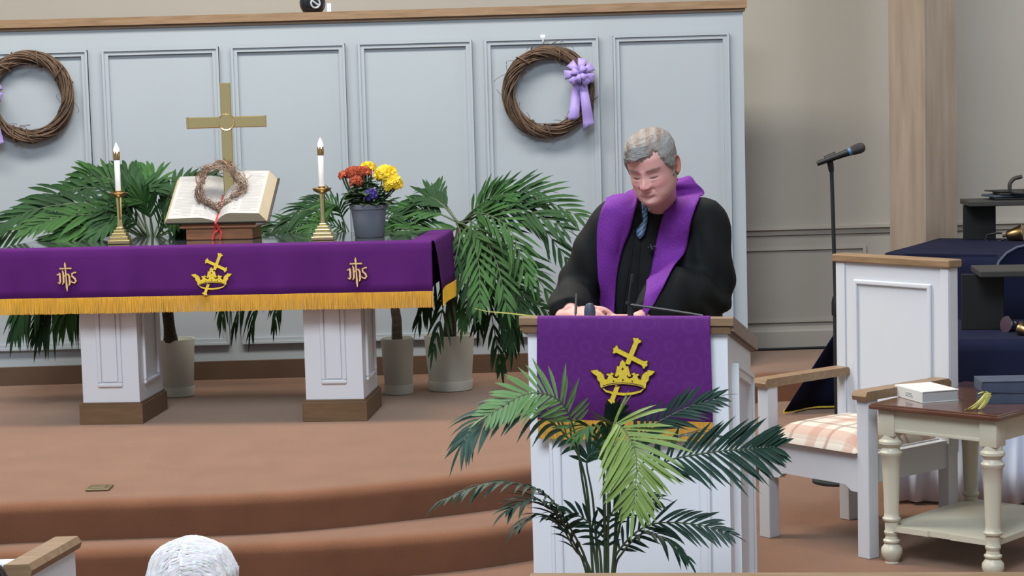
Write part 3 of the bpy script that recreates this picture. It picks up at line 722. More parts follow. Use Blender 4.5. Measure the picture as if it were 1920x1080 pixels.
# ---------------------------------------------------------------- palms
def leaflet_rows(base, d, ln, wd, droop, nrm, nseg=5, fold=.35):
    d = d.normalized(); s = d.cross(nrm); s = s.normalized() if s.length > .01 else d.orthogonal().normalized()
    rows = []
    for i in range(nseg+1):
        t = i/nseg; c = base+d*ln*t+Vector((0, 0, -droop*ln*t*t))
        prof = (.30+.70*math.sin(min(1, t*1.55+.12)*math.pi/2)) if t < .55 else max(.04, 1-((t-.55)/.45)**1.7)
        h = wd/2*prof; lift = nrm*h*fold
        rows.append([c-s*h+lift, c, c+s*h+lift])
    return rows
def frond(parent, pts, name, mats, n=22, ln=.2, wd=.018, droop=.35, ang=.75, start=.25, thick=.005, nrm=None, sep=False, stem_start=None, prof=None, rr=None, fold=.3):
    """one palm frond: a tapering midrib along pts with leaflets on both sides"""
    rr = rr or rnd
    N = 28; c = bez(pts, N); b = MB(); b.tube(c, [thick*(1-.8*i/(N-1)) for i in range(N)], 5)
    leafs = []
    for k in range(n):
        u = start+(1-start)*(k+.5)/n
        i = u*(N-1); i0 = min(int(i), N-2); p = c[i0].lerp(c[i0+1], i-i0); T = (c[min(i0+2, N-1)]-c[max(i0-1, 0)]).normalized()
        up = Vector(nrm) if nrm is not None else Vector((0, 0, 1))
        nn = (up-T*up.dot(T)); nn = nn.normalized() if nn.length > .1 else T.orthogonal().normalized(); S = T.cross(nn)
        v = (k+.5)/n
        L0 = ln*(prof(v) if prof else (.55+.45*math.sin(min(1, v*1.7)*math.pi/2))*(1-.62*max(0, v-.45)/.55))
        for sd in (-1, 1):
            a = ang*(1-.45*v)+rr.uniform(-.1, .1)
            d = T*math.cos(a)+S*sd*math.sin(a)+nn*rr.uniform(.02, .22)
            leafs.append(leaflet_rows(p, d, L0*rr.uniform(.86, 1.1), wd*rr.uniform(.85, 1.1), droop*rr.uniform(.6, 1.3), nn, 5, fold))
    T = (c[-1]-c[-3]).normalized(); leafs.append(leaflet_rows(c[-1], T, ln*.5, wd*.8, droop, Vector((0, 0, 1)) if abs(T.z) < .9 else Vector((0, -1, 0))))
    if sep:
        f = b.build(name, M['stem'], parent, smooth=True, local=False)
        for R_ in leafs:
            q = MB(); q.grid(R_); q.build('leaflet', mats[0], f, smooth=2, local=False, fix=False)
    else:
        for R_ in leafs: b.grid(R_, 1)
        f = b.build(name, [M['stem'], mats[0]], parent, smooth=2, local=False, fix=False)
    return f
def planter(t, r, h, label=None, saucer=True, glass=None):
    b = MB(); b.lathe([(r*.80, .03), (r*.84, .035), (r*.99, h-.012), (r, h), (r*.93, h), (r*.9, h-.03), (.01, h-.035)], 40); o = b.build('pot', M['pot'], t, smooth=True)
    b = MB(); b.lathe([(r*.80, 0), (r*.86, .004), (r*.90, .05), (r*.885, .055), (r*.84, .05), (.01, .04)], 40); b.build('saucer', M['pot'], t, smooth=True)
    b = MB(); b.lathe([(r*.9, h-.034), (r*.6, h-.02), (.01, h-.015)], 20); b.build('soil', M['soil'], t, smooth=True)
def palm(px, py, lab, r, h, cz, group=None):
    p = atz(px, py, 0); t = thing('potted_palm', lab, 'potted palm', (p.x, p.y, 0), 0, group); planter(t, r, h); return t, p
def P(px, py, y): return aty(px, py, y)
# left palm
t, p = palm(335, 742, 'potted palm behind the left table pedestal, fronds spreading behind the left candle', .098, .31, 0)
b = MB(); tp = P(300, 470, 10.35)
b.tube(bez([p+Vector((-.03, 0, .27)), P(316, 600, 10.4), tp], 8), [.042, .04, .034, .03, .03, .028, .026, .024], 10); b.build('trunk', M['trunk'], t, smooth=True, local=False)
crA = (285, 455)
def crown(t, base, specs, yb, mats, **kw):
    kw.setdefault('nrm', (0, -1, .55))
    for (pts, y1, mi, extra) in specs:
        ys = np.linspace(yb, y1, len(pts)+1); k2 = dict(kw); k2.update(extra); hf = k2.pop('hf', 1)
        if 'ln' in extra: k2['ln'] *= hf
        frond(t, [P(base[0]+rnd.uniform(-6, 6), base[1]+rnd.uniform(-4, 4), yb)]+[P(a, b_, ys[i+1]) for i, (a, b_) in enumerate(pts)], 'frond', [M[mats[mi]]], **k2)
F = {}
crown(t, crA, [
    ([(180, 385), (60, 395), (-30, 440)], 10.2, 0, {}), ([(150, 400), (30, 425), (-60, 500)], 10.25, 1, {}), ([(200, 360), (110, 362), (30, 398)], 10.5, 0, {}),
    ([(225, 350), (170, 330), (128, 350)], 10.6, 1, {'n': 14}), ([(250, 350), (235, 325), (190, 322)], 10.65, 0, {'n': 14}), ([(280, 370), (290, 338), (262, 318)], 10.6, 1, {'n': 14}),
    ([(310, 390), (335, 355), (400, 330)], 10.55, 0, {'n': 16}), ([(320, 410), (350, 385), (380, 380)], 10.6, 1, {'n': 14}), ([(230, 390), (180, 400), (120, 440)], 10.15, 1, {}), ([(220, 420), (150, 430), (80, 458)], 10.2, 0, {}),
    ([(240, 400), (215, 385), (180, 430)], 10.1, 0, {}), ([(310, 420), (330, 410), (350, 440)], 10.15, 1, {'n': 14}), ([(265, 380), (255, 360), (300, 345)], 10.4, 0, {'n': 14}), ([(330, 430), (420, 410), (545, 445)], 10.6, 0, {}),
    ([(120, 470), (60, 540), (30, 610)], 10.3, 0, {'n': 16, 'droop': .8}), ([(150, 480), (100, 560), (75, 620)], 10.35, 0, {'n': 16, 'droop': .8}), ([(180, 480), (140, 540), (125, 590)], 10.3, 1, {'n': 14, 'droop': .8}),
    ([(220, 410), (130, 405), (40, 430)], 10.0, 1, {}), ([(230, 430), (160, 425), (100, 450)], 10.05, 1, {}), ([(210, 395), (120, 385), (50, 400)], 10.3, 0, {}), ([(250, 415), (220, 405), (170, 445)], 9.98, 0, {}), ([(300, 430), (310, 400), (335, 420)], 10.0, 1, {'n': 12}), ([(280, 400), (260, 375), (220, 380)], 10.2, 1, {}), ([(320, 430), (340, 420), (345, 450)], 10.0, 0, {'n': 12}), ([(235, 375), (205, 345), (165, 345)], 10.5, 0, {}),
], 10.35, ['leafA', 'leafB'], n=13, ln=.20, wd=.024, droop=.18, ang=.62, thick=.006, hf=.85)
# middle palm
t, p = palm(748, 738, 'slim potted palm between right pedestal and the larger pot, thin drooping fronds', .088, .30, 0)
b = MB(); b.tube(bez([p+Vector((0, 0, .26)), P(735, 560, 10.4), P(660, 450, 10.45)], 8), [.03, .028, .026, .024, .022, .02, .018, .016], 8); b.build('trunk', M['trunk'], t, smooth=True, local=False)
crown(t, (655, 450), [
    ([(610, 400), (570, 395), (530, 425)], 10.3, 0, {}), ([(620, 410), (580, 415), (525, 455)], 10.35, 1, {}), ([(630, 390), (600, 378), (560, 392)], 10.6, 0, {}), ([(640, 400), (625, 385), (590, 420)], 10.3, 1, {}), ([(690, 400), (720, 385), (760, 400)], 10.6, 0, {}),
    ([(560, 480), (470, 540), (440, 612)], 10.4, 0, {'n': 14, 'droop': .8, 'ln': .14, 'wd': .011, 'n': 11, 'ang': .45}), ([(580, 480), (490, 550), (470, 620)], 10.45, 0, {'n': 14, 'droop': .8, 'ln': .14, 'wd': .011, 'n': 11, 'ang': .45}), ([(600, 480), (530, 540), (515, 605)], 10.4, 0, {'n': 12, 'droop': .8, 'ln': .12}),
    ([(730, 470), (785, 530), (800, 570)], 10.3, 0, {'n': 9, 'droop': .7, 'ln': .13}), ([(600, 440), (540, 420), (490, 440)], 10.5, 0, {}), ([(640, 430), (600, 420), (555, 445)], 10.2, 1, {}), ([(700, 420), (750, 405), (800, 430)], 10.3, 0, {}), ([(700, 440), (760, 430), (830, 450)], 10.2, 1, {}), ([(480, 455), (430, 540), (415, 600)], 10.5, 0, {'n': 10, 'ln': .12, 'droop': .8}),
], 10.45, ['leafA', 'leafB'], n=14, ln=.17, wd=.014, droop=.35, ang=.65, thick=.005)
# big right palm
t, p = palm(845, 730, 'large potted palm right of the communion table, long fronds arching towards the pastor', .136, .30, 0)
b = MB(); b.tube(bez([p+Vector((0, 0, .26)), P(848, 560, 10.2), P(862, 430, 10.2)], 8), [.04, .036, .033, .03, .028, .025, .022, .02], 10); b.build('trunk', M['trunk'], t, smooth=True, local=False)
crown(t, (862, 420), [
    ([(885, 460), (880, 540), (868, 605)], 10.05, 1, {'ln': .17, 'droop': .5}), ([(880, 450), (905, 530), (898, 610)], 10.3, 0, {'ln': .2, 'droop': .5}), ([(878, 450), (880, 510), (888, 580)], 9.85, 0, {'ln': .2, 'droop': .4}), ([(885, 440), (935, 520), (1000, 560)], 9.95, 0, {'ln': .2}),
    ([(890, 392), (925, 368), (960, 362)], 10.05, 1, {'ln': .24}), ([(910, 400), (985, 395), (1060, 430)], 9.85, 0, {'ln': .3}),
    ([(905, 385), (955, 362), (1010, 358)], 10.0, 0, {'ln': .28}), ([(920, 385), (1000, 370), (1085, 405)], 10.0, 1, {'ln': .30}), ([(920, 395), (1000, 410), (1065, 490)], 9.9, 0, {'ln': .28}), ([(900, 400), (955, 430), (990, 520)], 9.8, 1, {'ln': .28}),
    ([(900, 410), (970, 470), (1040, 570)], 9.95, 1, {'ln': .24}), ([(890, 420), (930, 490), (950, 575)], 9.75, 1, {'ln': .26}), ([(880, 430), (898, 500), (900, 575)], 9.7, 1, {'ln': .22}), ([(890, 440), (960, 530), (985, 600)], 9.9, 0, {'ln': .24}),
    ([(862, 450), (835, 560), (812, 655)], 9.75, 0, {'ln': .16, 'droop': .7, 'n': 10}), ([(855, 450), (815, 530), (785, 600)], 10.1, 0, {'ln': .17, 'droop': .7, 'n': 10}), ([(890, 450), (945, 550), (955, 640)], 10.0, 0, {'ln': .18, 'droop': .6}), ([(890, 450), (960, 560), (960, 650)], 10.15, 0, {'ln': .2, 'droop': .6}),
    ([(830, 385), (800, 370), (760, 395)], 10.4, 0, {'n': 16, 'ln': .2}), ([(820, 400), (780, 395), (730, 425)], 10.4, 1, {'n': 16, 'ln': .2}), ([(830, 375), (815, 355), (800, 372)], 10.5, 0, {'n': 10, 'ln': .2}), ([(890, 450), (940, 490), (1000, 505)], 10.15, 1, {'ln': .26}),
    ([(905, 500), (925, 610), (940, 690)], 10.3, 0, {'ln': .16, 'droop': .5, 'n': 10}), ([(850, 430), (800, 430), (720, 455)], 10.3, 1, {'ln': .2}), ([(900, 460), (960, 540), (1035, 590)], 10.1, 1, {'ln': .2}),
], 10.2, ['leafA', 'leafB'], n=12, ln=.26, wd=.0195, droop=.16, ang=.68, thick=.006, hf=.86)
# a dried palm strip poking out behind the lectern
b = MB(); c = [P(850, 578, 9.2), P(930, 584, 8.4), P(1010, 597, 6.25)]
# ---------------------------------------------------------------- foreground palm in front of the lectern
YF = 5.62
pb = P(1130, 1075, YF)
fgp = thing('potted_palm', 'green palm with feathery fronds standing in front of the lectern', 'potted palm', (pb.x, YF, -.32))
b = MB(); b.lathe([(.10, 0), (.11, .01), (.145, .26), (.15, .27), (.14, .275), (.135, .25), (.01, .245)], 32); b.build('pot', M['pot'], fgp, smooth=True)
b = MB(); b.lathe([(.134, .246), (.07, .258), (.01, .262)], 20); b.build('soil', M['soil'], fgp, smooth=True)
root0 = Vector((pb.x, YF, -.07))
def fg(px0, pts, mt, n, ln, wd, y1, y0=YF, **kw):
    """pts in picture order from the pot upward; the first point is where the stem leaves the bottom of the frame"""
    a = P(px0, 1075, y0); ys = np.linspace(y0, y1, len(pts)+1)
    base = Vector((pb.x+(a.x-pb.x)*.45, YF+(y0-YF)*.4, -.07))
    full = [base, a]+[P(x, y, ys[i+1]) for i, (x, y) in enumerate(pts)]
    return frond(fgp, full, 'frond', [M[mt]], n=n, ln=ln, wd=wd, sep=n > 16, **kw)
fg(1120, [(1092, 900), (1078, 812), (1050, 752), (990, 738), (915, 778)], 'leafE', 22, .130, .0135, 5.4, start=.52, droop=.12, nrm=(.1, -1, .6), ang=1.0)
fg(1112, [(1098, 900), (1060, 815), (985, 768), (905, 785), (868, 830)], 'leafD', 20, .15, .014, 5.4, start=.42, droop=.5, ang=.85, nrm=(0, -.6, 1))
fg(1105, [(1075, 1000), (1020, 925), (930, 905), (830, 938)], 'leafD', 20, .11, .012, 5.35, start=.45, droop=.55, ang=.7)
fg(1100, [(1072, 1010), (1045, 965), (1000, 935), (955, 955)], 'leafD', 13, .13, .014, 5.4, start=.4, droop=.35, ang=.8)
fg(1108, [(1078, 1030), (1050, 985), (1010, 965), (975, 985)], 'leafD', 9, .12, .014, 5.45, start=.35, droop=.4, ang=.6)
fg(1140, [(1140, 930), (1140, 830), (1156, 792), (1192, 850), (1188, 950)], 'leafC', 29, .175, .0135, 5.22, start=.60, droop=.14, nrm=(.15, -1, .3), ang=1.1)
fg(1135, [(1132, 930), (1135, 850), (1146, 800), (1156, 768)], 'leafD', 9, .10, .015, 5.5, start=.66, droop=.1, nrm=(0, -1, .2), ang=.55)
fg(1150, [(1160, 930), (1195, 825), (1265, 775), (1345, 745)], 'leafD', 15, .13, .012, 5.55, start=.55, droop=.2, nrm=(0, -1, .5), ang=.65)
fg(1150, [(1170, 960), (1230, 875), (1320, 850), (1400, 842), (1455, 838)], 'leafD', 25, .175, .0125, 5.35, start=.48, droop=.12, nrm=(.1, -1, .4), ang=.85)
fg(1148, [(1165, 950), (1220, 850), (1290, 815), (1360, 820)], 'leafD', 13, .12, .011, 5.6, start=.5, droop=.3, ang=.8)
fg(1150, [(1162, 1030), (1215, 985), (1295, 982), (1365, 1000)], 'leafD', 17, .12, .012, 5.45, start=.38, droop=.2, nrm=(0, -1, .6), ang=.75)
fg(1152, [(1168, 1035), (1205, 1000), (1245, 1010), (1285, 1045)], 'leafD', 10, .10, .014, 5.4, start=.45, droop=.5, ang=.55)
fg(1122, [(1112, 940), (1100, 870), (1110, 850), (1135, 845)], 'leafD', 12, .11, .013, 5.62, start=.6, droop=.2, nrm=(0, -1, .3), ang=1.0)
fg(1138, [(1136, 1020), (1145, 965), (1180, 940), (1230, 935)], 'leafD', 12, .11, .012, 5.55, start=.35, droop=.3, nrm=(0, -1, .5))
fg(1128, [(1122, 1020), (1108, 985), (1080, 965), (1040, 960)], 'leafD', 10, .10, .012, 5.55, start=.35, droop=.3, nrm=(0, -1, .5))
fg(1134, [(1134, 940), (1128, 850), (1108, 800), (1085, 815)], 'leafB', 10, .11, .013, 5.4, start=.6, droop=.4, ang=.7)
# ---------------------------------------------------------------- lectern
LT = thing('lectern', 'white panelled lectern with slanted brown wooden top, draped in purple', 'lectern', (.357, 6.2, -.32), math.radians(-15))
HW, DP = .322, .50; FZ = 1.122; SL = .25                                 # half width, depth, body height at the front, fall of the slope
def topz(y): return FZ-SL*y
b = MB(); b.prism([(0, 0), (DP, 0), (DP, topz(DP)), (0, FZ)], -HW, HW, 'x'); b.build('body', M['white'], LT)
b = MB(); b.bbox(-HW-.018, HW+.018, -.018, .0, 0, .10, .004); b.bbox(HW, HW+.018, -.018, DP, 0, .10, .004); b.bbox(-HW-.018, -HW, -.018, DP, 0, .10, .004); b.build('skirting', M['white'], LT)
def framebars(mb, x0, x1, z0, z1, t, d0, d1, bev=.006):
    for (p0, p1, q0, q1) in ((x0, x1, z1-t, z1), (x0, x1, z0, z0+t), (x0, x0+t, z0+t*.5, z1-t*.5), (x1-t, x1, z0+t*.5, z1-t*.5)): mb.bbox(p0, p1, d0, d1, q0, q1, bev)
b = MB(); framebars(b, -.252, .258, .17, 1.03, .032, -.016, 0); framebars(b, -.256, .262, .166, 1.034, .012, -.022, 0, .004); b.build('front_moulding', M['white'], LT)
b = MB()
y0, y1, z0 = .085, .43, .17
for off, t, h in ((0, .032, .016), (-.004, .012, .022)):
    A = [(y0+off, z0+off), (y1-off, z0+off), (y1-off, topz(y1)-.10-off), (y0+off, topz(y0)-.10-off)]; B = offset_poly(A, -t)
    for i in range(4):
        j = (i+1) % 4; b.prism([A[i], A[j], B[j], B[i]], HW, HW+h, 'x')
b.build('side_moulding', M['white'], LT)
b = MB(); b.prism([(-.012, FZ-.004), (-.012, FZ+.010), (-.022, FZ+.014), (-.022, FZ+.036), (-.016, FZ+.042), (DP+.03, topz(DP+.03)+.042), (DP+.035, topz(DP+.03)+.012), (DP+.02, topz(DP+.02)-.002)], -HW-.022, HW+.022, 'x'); b.build('slanted_top', M['oak'], LT)
b = MB(); b.prism([(-.016, FZ-.012), (-.016, FZ+.008), (DP+.01, topz(DP)+.008), (DP+.01, topz(DP)-.012)], -HW-.012, HW+.012, 'x'); b.build('top_moulding', M['oakdark'], LT)
def ltop(x, y, h=0): return LT.matrix_basis @ Vector((x, y, topz(y)+.042+h))
# purple hanging
lc = thing('lectern_hanging', 'purple damask hanging with gold crown and cross draped over the lectern front', 'cloth', LT.location, math.radians(-15))
x0, x1 = -.282, .272; zc = FZ+.045; rows = []
for (yy, zz, s) in [(.10, topz(.10)+.045, 0), (.03, topz(.03)+.045, 0), (-.014, zc-.001, 0), (-.024, zc-.004, 0), (-.029, zc-.012, 0), (-.031, zc-.06, .3), (-.032, zc-.14, .7), (-.033, zc-.22, 1), (-.034, zc-.335, 1.2)]:
    r = []
    for x in np.linspace(x0, x1, 90):
        u = (x+.012)/.012; crease = -.004*math.exp(-u*u)*min(1, s*2+.4)*(1-.5*s)
        r.append(Vector((x+.004*s*(x/.27), yy-.0025*math.sin(x*20+1)*s+crease, zz)))
    rows.append(r)
b = MB(); b.slab(rows, (0, .0018, -.0015)); b.build('cloth_panel', M['damask'], lc, smooth=2)
b = MB(); n = 190
for i in range(n):
    x = (x0+(x1-x0)*(i+.5)/n)*1.015; y = -.034-.003*math.sin(x*20+1); za = zc-.333; zb_ = za-.062-rnd.uniform(-.002, .002); w2 = .0017; dy = rnd.uniform(-.002, .002)
    b.add([(x-w2, y, za), (x+w2, y, za), (x, y-.004, za), (x-w2, y+dy, zb_), (x+w2, y+dy, zb_), (x, y-.004+dy, zb_)], [(0, 1, 4, 3), (1, 2, 5, 4), (2, 0, 3, 5), (3, 4, 5)])
b.build('fringe', M['gold'], lc, fix=False)['kind'] = 'stuff'
Li = LT.matrix_basis.inverted(); q = Li @ aty(1169, 695, 6.17)
emblem('crown_emblem', crown_polys(), (497, 540), 115*.00168/820*1.03, lc, (M['embroid'], M['embdark']), (lambda cx, cz: lambda u, v, h: Vector((cx+u, -.0405-h, cz+v)))(q.x, q.z), .004, gems=True)['label'] = 'gold crown with a slanting cross'
# small things on the lectern
p0 = ltop(-.005, .10)
mk = thing('lectern_microphone', 'thin black gooseneck microphone with folded boom on the lectern top', 'microphone', p0)
g = lambda px, py, y: P(px, py, y)
b = MB(); b.lathe([(.018, 0), (.018, .01), (.010, .014), (.008, .035)], 16, c=tuple(p0)); b.tube([g(1177, 571, 6.30), g(1179, 566, 6.30)], .009, 10); b.tube([p0+Vector((0, 0, .03)), g(1178, 568, 6.30)], .006, 8); b.build('base', M['steel'], mk, smooth=True, local=False)
b = MB(); b.tube(bez([g(1178, 570, 6.30), g(1181, 545, 6.30), g(1184, 528, 6.30)], 10), .0034, 8); b.tube([g(1184, 530, 6.30), g(1186, 514, 6.30)], [.0055, .006], 10); b.build('gooseneck', M['steel'], mk, smooth=True, local=False)
b = MB(); b.tube([g(1180, 571, 6.30), g(1250, 581, 6.28), g(1318, 592, 6.26)], .0042, 8); b.build('boom', M['steel'], mk, smooth=True, local=False)
q = Li @ g(1106, 591, 6.40)
cp = LT.matrix_basis @ Vector((q.x, q.y, topz(q.y)+.042))
b = MB(); b.lathe([(.016, 0), (.018, .004), (.019, .035), (.017, .052), (.011, .062), (.001, .065)], 20, c=tuple(cp)); o = b.build('clicker', M['navyblue'], smooth=True); tag(o, 'small dark blue rounded cap beside the writing hand on the lectern', 'cap')
# dried palm strip poking out from behind the lectern
b = MB(); c = bez([ltop(-.25, .16, .012), ltop(-.33, .12, .014), P(960, 588, 6.42), P(915, 584, 6.5), P(890, 578, 6.55)], 16)
b.slab([[p+Vector((0, 0, -.004*(1-i/18))), p+Vector((0, 0, .004*(1-i/18)))] for i, p in enumerate(c)], (0, .001, 0)); o = b.build('dried_palm_strip', M['palmdry']); tag(o, 'thin pale dried palm strip sticking out from the left of the lectern top', 'palm leaf')

# ---------------------------------------------------------------- heads and people
def sg(x): return np.sign(x)
def headgrid(nz=90, na=128, jowl=1.0):
    """head surface: stacked cross sections with face features, looking along -Y, origin at eye height between the ears"""
    Z = [-.1165, -.112, -.104, -.092, -.077, -.056, -.03, 0, .03, .06, .085, .103, .114, .1185]
    Wd = [.022, .038, .050, .0610, .0690, .0735, .0748, .0757, .077, .0765, .069, .052, .031, .004]
    Fr = [.070, .084, .0905, .0935, .0915, .0925, .0925, .0895, .0945, .0905, .076, .052, .028, .003]
    Bk = [.005, .012, .022, .042, .060, .074, .086, .094, .098, .098, .089, .069, .042, .004]
    zz = np.concatenate([np.linspace(-.1165, .10, nz-18), .10+.0185*np.sin(np.linspace(0.08, 1, 18)*math.pi/2)])
    a = np.linspace(0, 2*math.pi, na, endpoint=False)
    A, ZZ = np.meshgrid(a, zz); W_ = np.interp(ZZ, Z, Wd); F_ = np.interp(ZZ, Z, Fr); B_ = np.interp(ZZ, Z, Bk)
    s, c = np.sin(A), np.cos(A); e = .9
    X = W_*sg(s)*np.abs(s)**e; Y = np.where(c > 0, -F_*np.abs(c)**.92, B_*np.abs(c)**.92)
    for _ in range(3):
        for Q in (X, Y): Q[1:-1] = (Q[:-2]+2*Q[1:-1]+Q[2:])/4
    front = np.clip(np.cos(A), 0, 1)**.6
    def G(x0, z0, sx, sz): return np.exp(-((np.abs(X)-x0)/sx)**2-((ZZ-z0)/sz)**2)
    D = np.zeros_like(X)
    na_ = np.interp(ZZ, [-.05, -.043, -.037, -.031, -.022, 0, .018, .03], [0, .004, .020, .0275, .0265, .013, .006, 0]); nw = np.interp(ZZ, [-.04, -.028, 0, .02], [.0135, .0135, .009, .008])
    D += na_*np.exp(-(X/nw)**2)+.0095*G(.0145, -.031, .0065, .0075)
    D += -.0085*G(.031, .006, .016, .0105)+.0065*G(.031, .002, .0125, .008)+.0030*G(.029, .021, .021, .006)-.0028*G(.031, -.0035, .014, .0022)+.003*G(.032, -.012, .013, .005)
    D += .0065*G(.046, -.03, .018, .018)+.006*G(.05, -.07, .016, .02)*jowl
    D += -.004*np.exp(-((np.abs(X)-(.021+(-.034-ZZ)*.42))/.0035)**2)*np.exp(-((ZZ+.047)/.016)**2)
    D += .006*G(0, -.056, .026, .014)+.0035*G(0, -.0505, .019, .0032)-.0042*np.exp(-(X/.027)**4-((ZZ+.0570-.0105*(X/.024)**2)/.0021)**2)+.005*G(0, -.062, .017, .004)-.005*G(0, -.072, .018, .005)+.008*G(0, -.091, .016, .012)
    Y = Y-D*front
    return X, Y, ZZ, A
def headmesh(X, Y, Z):
    nz, na = X.shape; v = [(X[i, j], Y[i, j], Z[i, j]) for i in range(nz) for j in range(na)]; f = []
    for i in range(nz-1):
        for j in range(na):
            k = (j+1) % na; f.append((i*na+j, i*na+k, (i+1)*na+k, (i+1)*na+j))
    f.append(tuple(range(na))[::-1]); f.append(tuple(range((nz-1)*na, nz*na)))
    return v, f
def ear(sx):
    v = []; f = []; nu, nv = 18, 8
    for i in range(nu):
        u = 2*math.pi*i/nu
        for j in range(nv):
            t = j/(nv-1); r = [1.0, 1.03, .98, .86, .74, .55, .3, .02][j]; out = [0, .55, .95, .9, .55, .35, .3, .35][j]
            w_ = .017+.003*math.sin(u); hh = .033 if math.sin(u) > 0 else .029
            v.append((sx*(.072+.016*out+.004*math.cos(u)*1.2), .012+w_*r*math.cos(u)+.004*math.sin(u), .0-.006+hh*r*math.sin(u)))
    for i in range(nu):
        for j in range(nv-1):
            k = (i+1) % nu; f.append((i*nv+j, k*nv+j, k*nv+j+1, i*nv+j+1))
    f.append(tuple(i*nv+nv-1 for i in range(nu)))
    return v, f
def facecolor(x, y, z):
    base = np.array((.64, .35, .32)); ax = abs(x)
    def g(x0, z0, sx, sz): return math.exp(-((ax-x0)/sx)**2-((z-z0)/sz)**2) if y < 0 else 0
    c = base+np.array((.10, .01, .0))*0
    red = min(1, .75*g(.045, -.028, .024, .02)+.8*g(0, -.03, .016, .014)+.35*g(0, .045, .05, .02)+(.9 if ax > .078 else 0))
    c = c*(1-red)+np.array((.60, .25, .235))*red
    lip = min(1, g(0, -.0525, .020, .0033)+g(0, -.0600, .017, .0042)); c = c*(1-.5*lip)+np.array((.44, .17, .155))*.5*lip
    lid = g(.031, .0035, .014, .0035); c = c*(1-.35*lid)+np.array((.34, .15, .125))*.35*lid
    br = g(.030, .0245, .018, .0042); c = c*(1-.75*br)+np.array((.30, .19, .16))*.5*br
    lash = g(.031, -.0035, .0125, .0022); c = c*(1-.95*lash)+np.array((.05, .025, .02))*.95*lash
    return c
def hairmesh(X, Y, Z, cover, thick, lumps=.003, seed=1):
    """hair as a closed shell over the head where cover(x,y,z,a) > 0; edges tuck into the head"""
    nz, na = X.shape; r2 = random.Random(seed); vo = []; A = np.linspace(0, 2*math.pi, na, endpoint=False)
    cov = np.zeros_like(X)
    for i in range(nz):
        for j in range(na): cov[i, j] = cover(X[i, j], Y[i, j], Z[i, j])
    ph = [r2.uniform(0, 6.28) for _ in range(8)]
    for i in range(nz):
        for j in range(na):
            x, y, z = X[i, j], Y[i, j], Z[i, j]; n = Vector((x/.077**2, y/.097**2, z/.12**2)).normalized(); k = max(0, min(1, cov[i, j]))
            h = thick*(k**.6)+lumps*k*(math.sin(z*150+x*60+ph[0])*.4+math.sin(A[j]*22+z*40+ph[1])*.35+math.sin(A[j]*47+z*90+ph[2])*.3) if k > 0 else -.004
            vo.append(Vector((x, y, z))+n*h)
    f = []; used = {}
    for i in range(nz-1):
        for j in range(na):
            k = (j+1) % na; q = ((i, j), (i, k), (i+1, k), (i+1, j))
            if max(cov[a, b_] for a, b_ in q) > 0: f.append(tuple(a*na+b_ for a, b_ in q))
    if cov[nz-1, 0] > 0: f.append(tuple(range((nz-1)*na, nz*na)))
    idx = sorted({a for q in f for a in q}); mp = {a: i for i, a in enumerate(idx)}
    return [vo[a] for a in idx], [tuple(mp[a] for a in q) for q in f]
def colour(o, fn):
    me = o.data; ca = me.color_attributes.new('Col', 'FLOAT_COLOR', 'POINT')
    buf = np.ones((len(me.vertices), 4), dtype=np.float32)
    for i, c in enumerate(fn): buf[i, :3] = c
    ca.data.foreach_set('color', buf.ravel())
def voxel(mb, size, smooth=3, name='tmp'):
    me = bpy.data.meshes.new(name); me.from_pydata([tuple(p) for p in mb.v], [], mb.f)
    bm = bmesh.new(); bm.from_mesh(me); bmesh.ops.recalc_face_normals(bm, faces=bm.faces[:]); bm.to_mesh(me); bm.free()
    o = bpy.data.objects.new(name, me); COL.objects.link(o); r = o.modifiers.new('r', 'REMESH'); r.mode = 'VOXEL'; r.voxel_size = size
    if smooth: s = o.modifiers.new('s', 'SMOOTH'); s.iterations = smooth; s.factor = .5
    dg = bpy.context.evaluated_depsgraph_get(); m2 = bpy.data.meshes.new_from_object(o.evaluated_get(dg))
    v = np.zeros(len(m2.vertices)*3); m2.vertices.foreach_get('co', v); n = np.zeros(len(m2.vertices)*3); m2.vertices.foreach_get('normal', n)
    f = [tuple(p.vertices) for p in m2.polygons]; bpy.data.objects.remove(o); bpy.data.meshes.remove(me); bpy.data.meshes.remove(m2)
    return v.reshape(-1, 3), n.reshape(-1, 3), f
def ring(c, rx, ry, rot=0, n=28, e=1.0, tilt=0):
    c = Vector(c); out = []
    for k in range(n):
        a = 2*math.pi*k/n; x, y = rx*math.cos(a), ry*math.sin(a); x2, y2 = x*math.cos(rot)-y*math.sin(rot), x*math.sin(rot)+y*math.cos(rot)
        out.append(c+Vector((x2, y2, x*tilt)))
    return out
